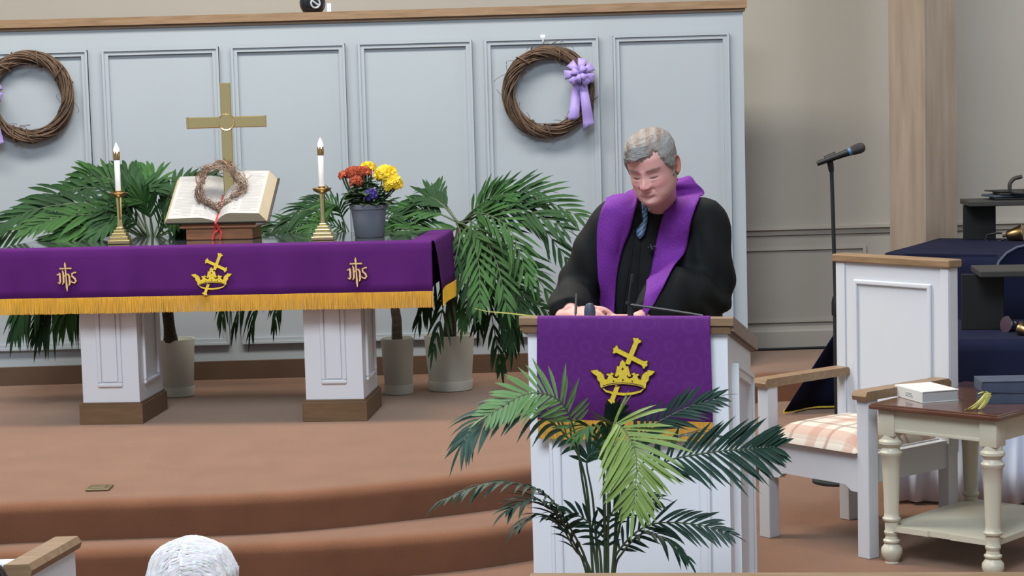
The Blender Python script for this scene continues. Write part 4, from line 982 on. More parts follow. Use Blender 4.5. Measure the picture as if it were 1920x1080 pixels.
def hand(mb, wrist, d, up, curls, spread=.16, size=1.0, thumb_side=1, thumb=None):
    """palm and five fingers: d = direction of the fingers, up = back of the hand"""
    d = Vector(d).normalized(); up = Vector(up); up = (up-d*up.dot(d)).normalized(); s = d.cross(up)*thumb_side; w0 = Vector(wrist); k = size
    R_ = []
    for t, hw, hh in ((-.05, .027, .021), (0, .027, .019), (.03, .034, .017), (.06, .040, .0155), (.085, .041, .013), (.094, .036, .009)):
        c = w0+d*t*k; R_.append([c+s*hw*k*math.cos(a)+up*hh*k*math.sin(a) for a in np.linspace(0, 2*math.pi, 17)[:-1]])
    mb.loft(R_)
    for i, (off, ln, r) in enumerate(((.030, .072, .0090), (.010, .080, .0095), (-.010, .075, .0090), (-.029, .060, .0080))):
        b0 = w0+d*.080*k+s*off*k-up*.002; fd = (d+s*(off/.03)*spread).normalized(); ang = 0; pts = [b0-fd*.018*k]; p_ = b0; pts.append(p_); rr = [r*k, r*1.05*k]
        for j, fr in enumerate((.45, .30, .25)):
            ang += curls[i]*(.8, 1.0, .7)[j]; dd = fd*math.cos(ang)-up*math.sin(ang); p_ = p_+dd*ln*fr*k; pts.append(p_); rr.append(r*(.97, .9, .72)[j]*k)
        q = bez(pts, 14); mb.tube(q, [interp(x, np.linspace(0, 13, len(rr)), rr) for x in range(14)], 9)
    tb = w0+d*.028*k+s*.026*k; t1, t2, t3 = thumb or ((.35, .65, -.25), (.7, .45, -.35), (.85, .15, -.3))
    pts = [tb-s*.015*k]; p_ = tb; pts.append(p_)
    for v, l in zip((t1, t2, t3), (.036, .030, .024)):
        p_ = p_+(d*v[0]+s*v[1]+up*v[2]).normalized()*l*k; pts.append(p_)
    q = bez(pts, 12); mb.tube(q, [interp(x, [0, 3, 6, 9, 11], [.014*k, .0125*k, .0115*k, .0105*k, .008*k]) for x in range(12)], 9)
def limb(mb, pts, rads, n=24, m=16):
    c = bez(pts, n); mb.tube(c, [interp(i/(n-1)*(len(rads)-1), range(len(rads)), rads) for i in range(n)], m)

# ------- the pastor
YAW = math.radians(-14)
pr_ = thing('person', 'grey-haired man in black robe and purple stole looking down behind the lectern', 'person', (.50, 6.90, -.32))
neck = P(1236, 362, 6.84); hc = P(1223, 311, 6.66)
RH = Matrix.Rotation(math.radians(-24), 4, 'Z') @ Matrix.Rotation(math.radians(24), 4, 'X') @ Matrix.Rotation(math.radians(-3), 4, 'Y')
MH = Matrix.Translation(hc) @ RH @ Matrix.Scale(1.0, 4)
X, Y, Z, A = headgrid()
hv, hf = headmesh(X, Y, Z)
shL, elL, wrL = P(1152, 402, 6.84), P(1088, 548, 6.84), P(1070, 589, 6.565)
shR, elR, wrR = P(1326, 404, 6.80), P(1322, 556, 6.80), P(1196, 600, 6.515)
bd = MB()
tx, ty = .50, 6.93
bd.loft([ring((tx, ty, z), rx, ry, YAW) for z, rx, ry in ((.50, .16, .11), (.62, .165, .12), (.8, .165, .12), (.95, .17, .115), (1.05, .17, .105), (1.12, .12, .085), (1.155, .06, .06))])
limb(bd, [neck+Vector((.0, .06, -.14)), neck+Vector((0, .02, -.04)), hc+(RH @ Vector((0, .035, -.05)))], [.062, .060, .060])
for s_, e_, w_ in ((shL, elL, wrL), (shR, elR, wrR)): limb(bd, [Vector((tx, ty, s_.z-.01)).lerp(s_, .5), s_, s_.lerp(e_, .5), e_, e_.lerp(w_, .5), w_], [.05, .055, .05, .042, .04, .028])
for sx in (-.09, .09):
    hp = Vector((tx+sx, ty, .52)); ft = Vector((tx+sx*1.1, ty+.02, -.30)); limb(bd, [hp, hp.lerp(ft, .5), ft+Vector((0, 0, .06))], [.085, .062, .042]); limb(bd, [ft+Vector((0, .05, .03)), ft+Vector((0, -.06, .025)), ft+Vector((0, -.17, .018))], [.035, .04, .03])
hand(bd, wrL, (.62, -.58, .12), (-.2, -.35, .9), (.35, .55, .7, .8), size=1.0, thumb_side=-1, thumb=((.45, .6, -.35), (.8, .25, -.4), (.9, -.05, -.3)))
hand(bd, wrR, (-.86, -.36, .10), (.05, -.1, 1), (.12, .1, .12, .15), size=1.0, thumb_side=1)
v, n_, f = voxel(bd, .0045, 2)
allv = [Vector(p) for p in v]+[MH @ Vector(p) for p in hv]; nb = len(v); fs = list(f)+[tuple(i+nb for i in q) for q in hf]
cols = [(.60, .31, .27)]*nb+[facecolor(*p) for p in hv]
for sx in (-1, 1):
    ev, ef = ear(sx); n0 = len(allv); allv += [MH @ Vector(p) for p in ev]; fs += [tuple(i+n0 for i in q) for q in ef]; cols += [(.44, .16, .12)]*len(ev)
mb = MB(); mb.v = [tuple(p) for p in allv]; mb.f = fs; mb.m = [0]*len(fs)
body = mb.build('body', M['skin'], pr_, smooth=2, local=False, fix=True); colour(body, cols)
def cover(x, y, z):
    ax = abs(x)
    nz_ = .004*math.sin(x*230+z*90)+.003*math.sin(x*410+y*300+1)
    z = z+nz_
    hl = .066-.004*math.exp(-(ax/.022)**2)+.010*math.exp(-((ax-.045)/.016)**2)-(.0 if ax < .052 else (ax-.052)*1.0)      # front hairline
    if y < -.02:
        side = .0 if ax < .060 else 1
        lim = hl if ax < .058 else hl-(ax-.058)*3.2*min(1, max(0, (y+.085)/.04))
        return (z-lim)/.012
    if y < .018: return (z-(-.012+ .030*max(0, min(1, (y+.0)/.018))))/.010 if y > -.006 else (z+.028)/.010
    return (z+.055-.04*max(0, 1-(y-.018)/.02)*0)/.012
vh, fh = hairmesh(X, Y, Z, cover, .0085, .0010, 3)
mb = MB(); mb.add([MH @ p for p in vh], fh); hr = mb.build('hair', M['hair'], pr_, smooth=2, local=False, fix=True)
r3 = random.Random(5)
colour(hr, [tuple(np.array((.175, .122, .10))*(k)+np.array((.27, .275, .265))*(1-k)) for k in [max(0, min(1, (p.z-.066)/.02))*max(0, min(1, (.072-abs(p.x))/.02))*(.75+.25*math.sin(p.x*160+p.y*60)) for p in vh]])
# combed strands of the fringe
b = MB()
for i in range(170):
    u = r3.random(); zt0 = .112-.05*u*u; x1 = -.066+.03*u
    a = Vector((.030-.02*r3.random(), -.062-.024*u+r3.uniform(-.004, .004), .105-.030*u)); e = Vector((-.070+.012*r3.random(), -.040-.020*u, .078-.030*u+r3.uniform(-.008, .006))); m = a.lerp(e, .5)+Vector((0, -.026-.006*u, .012))
    b.tube([MH @ q for q in bez([a, m, e], 9)], [.0008, .0016, .002, .0022, .0022, .002, .0018, .0014, .0006], 4)
o = b.build('hair_strands', M['hair'], hr, local=False); o['kind'] = 'stuff'; colour(o, [(.27, .26, .25)]*len(o.data.vertices))
# brows and lowered lashes
hb = BVHTree.FromPolygons([Vector(p) for p in hv], hf)
def onface(x, z, o=.0008):
    h = hb.ray_cast(Vector((x, -.3, z)), Vector((0, 1, 0))); return MH @ (h[0]+Vector((0, -o, 0)))
M['lash'] = mat('lash line', (.045, .022, .018), .7); M['brow'] = mat('grey brown brow', (.27, .185, .155), .8)
for sx in (-1, 1):
    q = MB(); q.tube([onface(sx*x, -.0035-.0022*math.sin((x-.017)/.029*math.pi)) for x in np.linspace(.017, .046, 10)], [.0004, .0009, .0012, .0013, .0014, .0014, .0014, .0012, .0009, .0004], 5); q.build('eyelashes', M['lash'], pr_, smooth=True, local=False)
    q = MB()
    for i in range(34):
        x = .013+.036*i/33; z = .0245+.0015*math.sin(min(1, i/24)*math.pi*.5)-.006*max(0, i/33-.6)+r3.uniform(-.0018, .0018); q.tube([onface(sx*x, z, .0005), onface(sx*(x+.004), z+.0022, .0014), onface(sx*(x+.0085), z+.0018, .0009)], [.0009, .0008, .0003], 4)
    q.build('eyebrow', M['brow'], pr_, local=False)['kind'] = 'stuff'
# robe
tor = MB()
rings_t = [ring((tx, ty, z), rx, ry, YAW, 40) for z, rx, ry in ((-.28, .29, .22), (.1, .275, .2), (.5, .255, .185), (.75, .245, .18), (.92, .245, .172), (1.03, .235, .155), (1.09, .215, .138), (1.135, .175, .115), (1.165, .125, .098), (1.185, .09, .085), (1.20, .082, .078))]
tor.loft(rings_t)
T_bvh = BVHTree.FromPolygons([Vector(p) for p in tor.v], [tuple(q) for q in tor.f])
rb = MB(); rb.v = list(tor.v); rb.f = list(tor.f); rb.m = list(tor.m)
limb(rb, [shL+Vector((.08, .0, .0)), shL+Vector((0, 0, -.012)), shL.lerp(elL, .5)+Vector((-.012, 0, 0)), elL+Vector((-.01, .01, -.01)), elL.lerp(wrL, .55)+Vector((-.01, .01, -.012)), wrL+Vector((-.012, .03, -.005))], [.058, .070, .078, .085, .080, .062], 30, 20)
limb(rb, [shR+Vector((-.08, .0, .0)), shR+Vector((0, 0, -.012)), shR.lerp(elR, .5)+Vector((.01, 0, 0)), elR+Vector((.0, 0, 0)), elR.lerp(wrR, .5)+Vector((0.01, .02, .03)), wrR+Vector((.02, .03, .0))], [.058, .070, .084, .094, .108, .056], 30, 20)
v, n_, f = voxel(rb, .010, 8)
vv = []
for p, n in zip(v, n_):
    x, y, z = p; k = min(1, max(0, (1.13-z)/.12)); cxl = (x-tx)
    fold = .006*math.sin(cxl*60+2.0*math.sin(z*5))*k*(1 if abs(cxl) < .24 else .3)
    sl = .0055*math.sin((x*1.0+z*.9)*55 + 3*math.sin(z*9)) * (1 if abs(cxl) > .14 else 0)*k
    vv.append(Vector(p)+Vector(n)*(fold*.7+sl))
mb = MB(); mb.v = [tuple(p) for p in vv]; mb.f = f; mb.m = [0]*len(f); robe = mb.build('robe', M['robe'], pr_, smooth=2, local=False, fix=True)
R_bvh = BVHTree.FromPolygons(vv, f)
def onbody(px, py, off, bv=T_bvh):
    d = ray(px, py).normalized(); h = bv.ray_cast(CAMP, d)
    if h[0] is None: return aty(px, py, ty-.02)
    return h[0]+(h[1] if h[1].dot(d) < 0 else -h[1])*off
Lo = [(1174, 350), (1152, 364), (1136, 387), (1124, 422), (1119, 461), (1117, 516), (1117, 560), (1117, 600)]; Lin = [(1195, 365), (1191, 382), (1186, 400), (1177, 430), (1168, 465), (1160, 510), (1156, 555), (1153, 602)]
Ro = [(1304, 346), (1321, 361), (1309, 383), (1297, 414), (1285, 469), (1264, 508), (1240, 548), (1216, 590)]; Rin = [(1262, 352), (1259, 366), (1250, 388), (1238, 426), (1227, 469), (1219, 512), (1213, 555), (1209, 592)]
off = .016
pairs = [(onbody(*a, off, R_bvh), onbody(*b_, off, R_bvh)) for a, b_ in list(zip(Lo, Lin))[1:]][::-1]
nb_ = neck+Vector((0, .055, 0))
for ang in (205, 160, 120, 90):
    a = math.radians(ang); u = Vector((math.cos(a), math.sin(a), 0)); hi = .035*max(0, math.sin(a))+(.030 if ang < 70 else .0)*max(0, math.sin(a+1.0))
    pairs.append((nb_+u*.128+Vector((0, 0, -.035+hi*.3)), nb_+u*.084+Vector((0, 0, .012+hi))))
pairs += [(P(1286, 330, 6.95), P(1270, 335, 6.92)), (P(1306, 344, 6.91), P(1263, 346, 6.85))]
pairs += [(onbody(*a, off, R_bvh), onbody(*b_, off, R_bvh)) for a, b_ in list(zip(Ro, Rin))[1:]]
O = bez([a for a, _ in pairs], 90); I = bez([c for _, c in pairs], 90)
def lift(p):                                                             # keep the stole outside the robe
    h = R_bvh.find_nearest(p)
    if h[0] is not None and (p-h[0]).dot(h[1]) < .007 and p.y < ty+.02: return h[0]+h[1]*.009
    return p
mb = MB(); mb.slab([[lift(o.lerp(i, t)+Vector((0, -.006*math.sin(t*math.pi), 0))) for t in np.linspace(0, 1, 13)] for o, i in zip(O, I)], (0, .003, -.001)); st = mb.build('stole', M['stole'], pr_, smooth=2, local=False)
# robe yoke lines, collar and striped tie
tm = mat('striped tie', (.05, .11, .20), .5); nt = tm.node_tree; tcn = nt.nodes.new('ShaderNodeTexCoord'); mpn = nt.nodes.new('ShaderNodeMapping'); mpn.inputs['Rotation'].default_value = (0, .7, 0); wv = nt.nodes.new('ShaderNodeTexWave'); wv.inputs['Scale'].default_value = 26; wv.bands_direction = 'Z'
rp = nt.nodes.new('ShaderNodeValToRGB'); rp.color_ramp.interpolation = 'CONSTANT'; rp.color_ramp.elements[0].color = (.03, .06, .12, 1); rp.color_ramp.elements[1].position = .5; rp.color_ramp.elements[1].color = (.22, .30, .38, 1); e_ = rp.color_ramp.elements.new(.75); e_.color = (.06, .15, .30, 1)
nt.links.new(tcn.outputs['Object'], mpn.inputs[0]); nt.links.new(mpn.outputs[0], wv.inputs['Vector']); nt.links.new(wv.outputs['Fac'], rp.inputs[0]); nt.links.new(rp.outputs[0], nt.nodes['Principled BSDF'].inputs['Base Color'])
mb = MB(); rows = []
for py, xl, xr in ((386, 1203, 1217), (394, 1204, 1217), (400, 1203, 1215), (415, 1199, 1215), (430, 1196, 1212), (442, 1196, 1209), (450, 1200, 1203)):
    rows.append([onbody(xl+(xr-xl)*t, py, .017+.004*math.sin(t*math.pi), R_bvh) for t in (0, .25, .5, .75, 1)])
mb.slab(rows, (0, .004, 0)); mb.build('necktie', tm, pr_, smooth=2, local=False)
mb = MB()
for tri in (((1193, 378), (1204, 384), (1201, 402), (1195, 392)), ((1216, 384), (1231, 380), (1226, 396), (1217, 400))):
    q = [onbody(*a, .022, R_bvh) for a in tri]; mb.slab([[q[0], q[1]], [q[3], q[2]]], (0, .003, 0))
mb.build('shirt_collar', M['shirt'], pr_, local=False)
mb = MB(); c0 = onbody(1221, 466, .032, R_bvh); mb.tube([c0+Vector((-.006, 0, .01)), c0+Vector((0, -.008, -.008))], .006, 10); mb.tube([c0+Vector((-.015, .004, .0)), c0+Vector((.012, .004, .003))], .0035, 8); o = mb.build('lapel_microphone', M['black'], pr_, smooth=True, local=False)
for (a, b_) in (((1190, 430), (1172, 585)), ((1183, 470), (1166, 590)), ((1200, 460), (1190, 590))):
    mb = MB(); mb.tube([onbody(a[0]+(b_[0]-a[0])*t, a[1]+(b_[1]-a[1])*t, .001, R_bvh) for t in np.linspace(0, 1, 12)], .0035, 6); mb.build('robe_pleat', M['robe'], robe, smooth=True, local=False)
pn = MB(); a0, a1 = P(1081, 551, 6.46), P(1079, 592, 6.42); pn.tube([a0, a0.lerp(a1, .9), a1], [.0042, .0042, .001], 8); o = pn.build('pen', M['penm'], smooth=True); tag(o, "dark slim pen held upright in the pastor's writing hand", 'pen')
# ---------------------------------------------------------------- pulpit chair
CHC = (1.225, 7.953, -.32)
ch = thing('armchair', 'white wooden armchair with brown arms and plaid cushion right of the lectern', 'chair', CHC, math.radians(-51.5))
W2 = .272
for sx in (-1, 1):
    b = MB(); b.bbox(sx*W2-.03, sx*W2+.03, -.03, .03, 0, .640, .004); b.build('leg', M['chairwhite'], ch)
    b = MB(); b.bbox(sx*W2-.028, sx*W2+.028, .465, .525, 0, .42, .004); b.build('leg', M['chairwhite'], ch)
    b = MB(); b.prism([(-.045, .638), (-.05, .655), (-.04, .674), (.46, .674), (.475, .66), (.475, .640)], sx*W2-.036, sx*W2+.036, 'x'); b.build('arm', M['oak'], ch)
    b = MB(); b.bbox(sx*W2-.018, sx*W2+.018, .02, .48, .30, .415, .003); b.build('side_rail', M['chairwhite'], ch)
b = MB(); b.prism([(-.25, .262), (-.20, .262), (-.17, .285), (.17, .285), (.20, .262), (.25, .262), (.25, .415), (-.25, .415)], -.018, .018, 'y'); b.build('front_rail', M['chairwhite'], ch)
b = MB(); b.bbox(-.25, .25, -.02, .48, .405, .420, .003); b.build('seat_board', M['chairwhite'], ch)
b = MB(); rows = []
for i in range(17):
    y = -.045+.50*i/16; r = []
    for j in range(17):
        x = -.243+.486*j/16; e = min(1, min(i, 16-i)/2.5, )*1.0; e2 = min(1, min(j, 16-j)/2.5); h = .422+.072*(min(1, e)**.45)*(min(1, e2)**.45)+.008*math.sin(i/16*math.pi)*math.sin(j/16*math.pi)
        r.append(Vector((x, y, h)))
    rows.append(r)
b.slab(rows, (0, 0, -.002)); b.grid([[Vector((p.x, p.y, .421)) for p in r] for r in (rows[0], rows[-1])])
b.build('cushion', M['plaid'], ch, smooth=2)
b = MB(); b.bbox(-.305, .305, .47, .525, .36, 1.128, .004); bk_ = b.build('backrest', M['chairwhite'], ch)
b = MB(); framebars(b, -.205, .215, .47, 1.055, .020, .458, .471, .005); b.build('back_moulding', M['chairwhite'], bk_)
for q0, q1 in ((-.305, -.255), (.262, .305)):
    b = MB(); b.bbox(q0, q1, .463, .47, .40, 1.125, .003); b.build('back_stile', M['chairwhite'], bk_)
b = MB(); b.bbox(-.318, .318, .452, .537, 1.126, 1.160, .006); b.build('top_cap', M['oak'], bk_)

# ---------------------------------------------------------------- cream side table
stb = thing('side_table', 'cream side table with dark brown top, turned legs and lower shelf beside the armchair', 'table', (1.632, 7.497, -.32), math.radians(-43))
TW, TD, TH = .222, .61, .636
prof = [(.028, 0), (.026, .006), (.034, .018), (.042, .04), (.041, .058), (.030, .072), (.026, .078), (.033, .083), (.034, .090), (.026, .096), (.024, .108), (.029, .116), (.030, .124), (.026, .130), (.027, .15), (.027, .165), (.034, .170), (.036, .178), (.030, .184), (.0285, .20), (.034, .36), (.038, .425), (.044, .432), (.045, .442), (.036, .449), (.033, .46), (.040, .468), (.047, .476), (.047, .486), (.038, .494), (.036, .512)]
for x, y in ((-TW, 0), (TW, 0), (-TW, TD), (TW, TD)):
    b = MB(); b.lathe(prof, 28, c=(x, y, 0)); b.bbox(x-.036, x+.036, y-.036, y+.036, .508, TH-.022, .003); b.build('leg', M['cream'], stb, smooth=True)
b = MB()
b.bbox(-TW+.03, TW-.03, -.026, -.008, .525, TH-.022, .002); b.bbox(-TW+.03, TW-.03, TD+.008, TD+.026, .525, TH-.022, .002)
for sx in (-1, 1): b.bbox(sx*TW-.026 if sx > 0 else -TW-.026+.0, sx*TW-.008 if sx > 0 else -TW+.026-.018, .03, TD-.03, .525, TH-.022, .002)
for sx in (1,): b.bbox(TW+.008, TW+.026, .03, TD-.03, .525, TH-.022, .002)
b.bbox(-TW+.03, TW-.03, -.030, -.02, .525, .537, .002)
b.build('apron', M['cream'], stb)
b = MB(); b.bbox(-TW-.062, TW+.062, -.062, TD+.062, TH-.022, TH-.006, .004); b.bbox(-TW-.056, TW+.056, -.056, TD+.056, TH-.007, TH, .003); b.build('tabletop', M['brown'], stb)
b = MB()
o_ = .03
b.prism([(-TW+.02, -.02), (-.05, -.02), (-.045, -.012), (.045, -.012), (.05, -.02), (TW-.02, -.02), (TW+.02, .02), (TW+.02, TD-.02), (TW-.02, TD+.02), (-TW+.02, TD+.02), (-TW-.02, TD-.02), (-TW-.02, .02)], .128, .150); b.build('lower_shelf', M['cream'], stb)
ZS = -.32+TH
# books on the side table
c = atz(1740, 747, ZS)
wb_ = thing('hymnal', 'white hardback book lying on the left half of the side table', 'book', (c.x-.004, c.y+.005, ZS), math.radians(17))
b = MB(); 
for z0, z1 in ((0, .004), (.042, .046)): b.bbox(-.080, .080, -.112, .112, z0, z1, .0015)
b.bbox(-.082, -.077, -.112, .112, 0, .046, .002); b.build('cover', M['whitebook'], wb_)
b = MB(); b.bbox(-.077, .076, -.108, .108, .004, .042, .001); b.build('page_block', M['paper'], wb_)
b = MB()
for k in range(3): b.bbox(-.0832, -.0820, -.04+.006*k, .02, .015+.006*k, .0175+.006*k, .0003)
b.build('spine_lettering', M['silver'], wb_)
p2_ = P(1893, 760, 7.62); zb = ZS
for k, (lab, dx, rot) in enumerate((('lower navy hardback book in the pair on the side table', 0, -6), ('upper navy hardback book in the pair on the side table', -.006, -3))):
    t = thing('hymnal', lab, 'book', (p2_.x+dx, p2_.y, zb+.0445*k), math.radians(rot), 'navy books on the side table')
    b = MB()
    for z0, z1 in ((0, .004), (.040, .044)): b.bbox(-.115, .115, -.08, .08, z0, z1, .0015)
    b.bbox(-.117, -.111, -.08, .08, 0, .044, .002); b.build('cover', M['navyblue'], t)
    b = MB(); b.bbox(-.111, .111, -.076, .076, .004, .040, .001); b.build('page_block', M['navyblue'], t)
pl = P(1842, 742, 7.50)
t = thing('palm_cross', 'yellow green folded palm leaf hanging beside the navy books', 'palm leaf', (pl.x, pl.y, ZS))
b = MB()
for (pts, w_) in (([(1852, 738), (1840, 752), (1826, 766), (1811, 784)], .026), ([(1848, 740), (1832, 756), (1810, 770)], .013), ([(1852, 742), (1846, 756), (1836, 768), (1822, 772)], .028), ([(1838, 738), (1848, 735), (1856, 744), (1846, 748)], .018)):
    cc = bez([P(a, b_, 7.40) for a, b_ in pts], 10); cc = [Vector((q.x, q.y, max(q.z, ZS+.004))) for q in cc]
    b.slab([[q+Vector((-w_/2*(1-.7*i/9), 0, 0)), q+Vector((0, -.004, .002)), q+Vector((w_/2*(1-.7*i/9), 0, 0))] for i, q in enumerate(cc)], (0, .0012, .0012))
b.build('folded_leaf', M['palmdry'], t, local=False)

# ---------------------------------------------------------------- microphone on its stand
mp_ = P(1570, 700, 9.3); m0 = Vector((mp_.x-.0, 9.3, -.32)); tp = P(1559, 312, 9.3)
ms = thing('microphone_stand', 'tall dark microphone stand between lectern and armchair', 'microphone stand', m0)
b = MB(); b.lathe([(.125, 0), (.125, .012), (.11, .022), (.02, .03), (.018, .05)], 32, c=tuple(m0)); b.build('round_base', M['steel'], ms, smooth=True, local=False)
md = P(1567, 575, 9.3)
b = MB(); b.tube([m0+Vector((0, 0, .03)), md], .0145, 14); b.build('lower_tube', M['steel'], ms, smooth=True, local=False)
b = MB(); b.tube([md+Vector((0, 0, -.04)), md+Vector((0, 0, .02)), md+Vector((0, 0, .05))], [.020, .020, .014], 14); b.build('clutch', M['black'], ms, smooth=True, local=False)
b = MB(); b.tube([md, tp], .0095, 12); b.build('upper_tube', M['steel'], ms, smooth=True, local=False)
b = MB(); b.tube([P(1559, 322, 9.3), P(1558, 314, 9.3), P(1556, 303, 9.3)], [.012, .014, .016], 12); b.tube([P(1548, 300, 9.3), P(1568, 291, 9.3)], .019, 14); b.build('microphone_clip', M['black'], ms, smooth=True, local=False)
a, c = P(1532, 307, 9.28), P(1622, 274, 9.28); d = (c-a); L_ = d.length; d.normalize()
mc = thing('microphone', 'black handheld microphone with blue band in the stand clip', 'microphone', a)
pt_ = lambda s: a+d*s*L_
b = MB(); b.tube([pt_(0), pt_(.03), pt_(.2), pt_(.60), pt_(.655)], [.011, .0125, .0125, .0165, .018], 18); b.build('handle', M['black'], mc, smooth=True, local=False)
b = MB(); b.tube([pt_(.65), pt_(.66), pt_(.705), pt_(.715)], [.0178, .0192, .0195, .018], 18); b.build('ring_band', M['blueband'], mc, smooth=True, local=False)
b = MB(); b.tube([pt_(.71), pt_(.73), pt_(.80), pt_(.88), pt_(.95), pt_(.985), pt_(1)], [.0185, .021, .024, .0255, .0225, .014, .003], 20); b.build('grille', M['micgrille'], mc, smooth=True, local=False)
b = MB(); b.tube(bez([Vector((1.35, 11.80, .008)), Vector((1.6, 11.79, .008)), Vector((1.85, 11.805, .008)), Vector((2.1, 11.79, .008)), Vector((2.6, 11.8, .008))], 30), .008, 8); o = b.build('floor_cable', M['black'], smooth=True); tag(o, 'black cable running along the foot of the beige wall', 'cable')

# ---------------------------------------------------------------- handbell tables
def drape(mb, top, bot, n=70, m=10, amp=.012, fr=38, out=None, power=1.0):
    T = bez(top, n) if len(top) > 2 else [Vector(top[0]).lerp(Vector(top[1]), i/(n-1)) for i in range(n)]
    B = bez(bot, n) if len(bot) > 2 else [Vector(bot[0]).lerp(Vector(bot[1]), i/(n-1)) for i in range(n)]
    rows = []
    for j in range(m+1):
        t = j/m; r = []
        for i in range(n):
            tg = (T[min(i+1, n-1)]-T[max(i-1, 0)]).normalized(); nn = Vector((tg.y, -tg.x, 0)); s = i/(n-1)*(T[-1]-T[0]).length
            r.append(T[i].lerp(B[i], t)+nn*amp*t*(math.sin(s*fr)+.5*math.sin(s*fr*1.7+1)))
        rows.append(r)
    mb.slab(rows, (0, .002, 0)); return rows
ZB = .70
NL, FL, NR, FRr = Vector((1.93, 10.15, ZB)), Vector((2.42, 11.12, ZB)), Vector((3.7, 9.24, ZB)), Vector((4.25, 10.3, ZB))
bt = thing('bell_table', 'long table under a navy cloth with yellow hem behind the armchair', 'table', (NL.x, NL.y, -.16))
b = MB(); b.prism([(p.x, p.y) for p in (NL, NR, FRr, FL)], ZB-.012, ZB); b.build('cloth_top', M['navy'], bt, local=False)
b = MB()
r1 = drape(b, [FL, FL.lerp(NL, .5), NL, NL.lerp(NR, .06), NL.lerp(NR, .3), NL.lerp(NR, .6), NR], [(2.25, 11.2, -.145), (1.85, 10.8, -.145), (1.425, 10.34, -.147), (1.72, 10.50, -.147), (2.15, 10.02, -.147), (2.7, 9.72, -.15), (3.68, 9.2, -.15)], 110, 12, .010, 24)
b.build('cloth_drop', M['navy'], bt, smooth=2, local=False)
b = MB(); c = r1[-1]; b.slab([[p+Vector((0, -.003, .020)) for p in c], [p+Vector((0, -.003, -.002)) for p in c]], (0, .0035, 0)); h_ = b.build('hem', M['yellow'], bt, local=False); h_['label'] = 'yellow hem of the navy cloth'
for q in (NL.lerp(FRr, .08), FL.lerp(NR, .1), NR.lerp(FL, .08), FRr.lerp(NL, .06)):
    b = MB(); fz = 0 if q.y > 10.85 else (-.16 if q.y > 10.0 else -.32); b.tube([(q.x, q.y, fz), (q.x, q.y, ZB-.01)], .02, 10); b.build('leg', M['steel'], bt, local=False)
ZF = .43
n2 = [Vector((1.66, 8.76, ZF)), Vector((3.40, 8.36, ZF)), Vector((3.58, 9.08, ZF)), Vector((1.84, 9.50, ZF))]
ft = thing('bell_table', 'low table with white pleated skirt and navy top cloth behind the side table', 'table', (1.66, 8.76, -.32))
b = MB(); b.prism([(p.x, p.y) for p in n2], ZF-.02, ZF); b.build('cloth_top', M['navy'], ft, local=False)
b = MB(); dn = lambda p, h, o=(0, 0): Vector((p.x+o[0], p.y+o[1], p.z-h))
drape(b, [n2[0]+Vector((0, -.002, 0)), n2[1]+Vector((0, -.002, 0))], [dn(n2[0], .36, (-.01, -.02)), dn(n2[1], .36, (0, -.02))], 70, 6, .006, 22); drape(b, [n2[3], n2[0]], [dn(n2[3], .36, (-.02, 0)), dn(n2[0], .36, (-.02, -.01))], 40, 6, .006, 22); b.build('navy_overlay', M['navy'], ft, smooth=2, local=False)
b = MB(); drape(b, [dn(n2[0], .02, (.02, .02)), dn(n2[1], .02, (-.02, .02))], [dn(n2[0], .735, (.0, .0)), dn(n2[1], .735, (0, 0))], 220, 5, .016, 60); drape(b, [dn(n2[3], .02, (.02, 0)), dn(n2[0], .02, (.02, .02))], [dn(n2[3], .735), dn(n2[0], .735)], 100, 5, .014, 60); b.build('pleated_skirt', M['drape'], ft, smooth=2, local=False)
for q in (n2[0].lerp(n2[2], .07), n2[1].lerp(n2[3], .07), n2[2].lerp(n2[0], .07), n2[3].lerp(n2[1], .07)):
    b = MB(); b.tube([(q.x, q.y, -.32 if q.y < 9.9 else -.16), (q.x, q.y, ZF-.02)], .02, 10); b.build('leg', M['steel'], ft, local=False)
# black desk risers
def riser(px0, px1, pyb, y, z, h, span, lab, slabdx, rz):
    a = aty(px0, pyb, y); w_ = (px1-px0)*y/FPX
    t = thing('desk_riser', lab, 'riser', (a.x, y, z), rz)
    b = MB(); b.bbox(0, w_, -.012, .012, 0, h-.028, .003); b.build('side_panel', M['black'], t)
    b = MB(); b.bbox(span-w_, span, -.012, .012, 0, h-.028, .003); b.build('side_panel', M['black'], t)
    b = MB(); b.bbox(slabdx, span+.05, -.19, .14, h-.028, h, .004); b.build('top_board', M['slate'], t)
    return t
riser(1806, 1866, 442, 10.95, ZB, .222, .95, 'black desk riser standing on the far navy table', .005, math.radians(-4))
riser(1803, 1881, 617, 9.02, ZF, .285, .80, 'black desk riser standing on the near navy table', .06, math.radians(-6))
# black folders on the far riser
fz = ZB+.222
for k in range(4):
    x0 = aty(1858-(k % 2)*12+k*4, 350, 10.95).x; t0 = .012 if k < 3 else .006
    b = MB(); b.bbox(0, .34, -.11, .11, 0, t0, .003); o = b.build('music_folder', [M['black'], M['navyblue'], M['slate'], M['black']][k]); o.location = (x0, 10.93, fz+.0005+.0135*k); o.rotation_euler = (0, 0, math.radians((-6, 5, -3, 9)[k]))
    tag(o, ('lowest folder of the stack on the far black riser', 'second folder up in the stack on the far riser', 'third folder up in the stack on the far riser', 'topmost thin black folder on the far riser stack')[k], 'folder', 'folders on the far riser')
b = MB(); b.tube(bez([P(1916, 331, 10.80), P(1900, 336, 10.80), P(1893, 348, 10.80), P(1898, 360, 10.80), P(1918, 362, 10.80)], 18), .011, 10); o = b.build('curved_strap', M['slate'], smooth=True); tag(o, 'curved grey strap over the edge of the folder stack', 'strap')
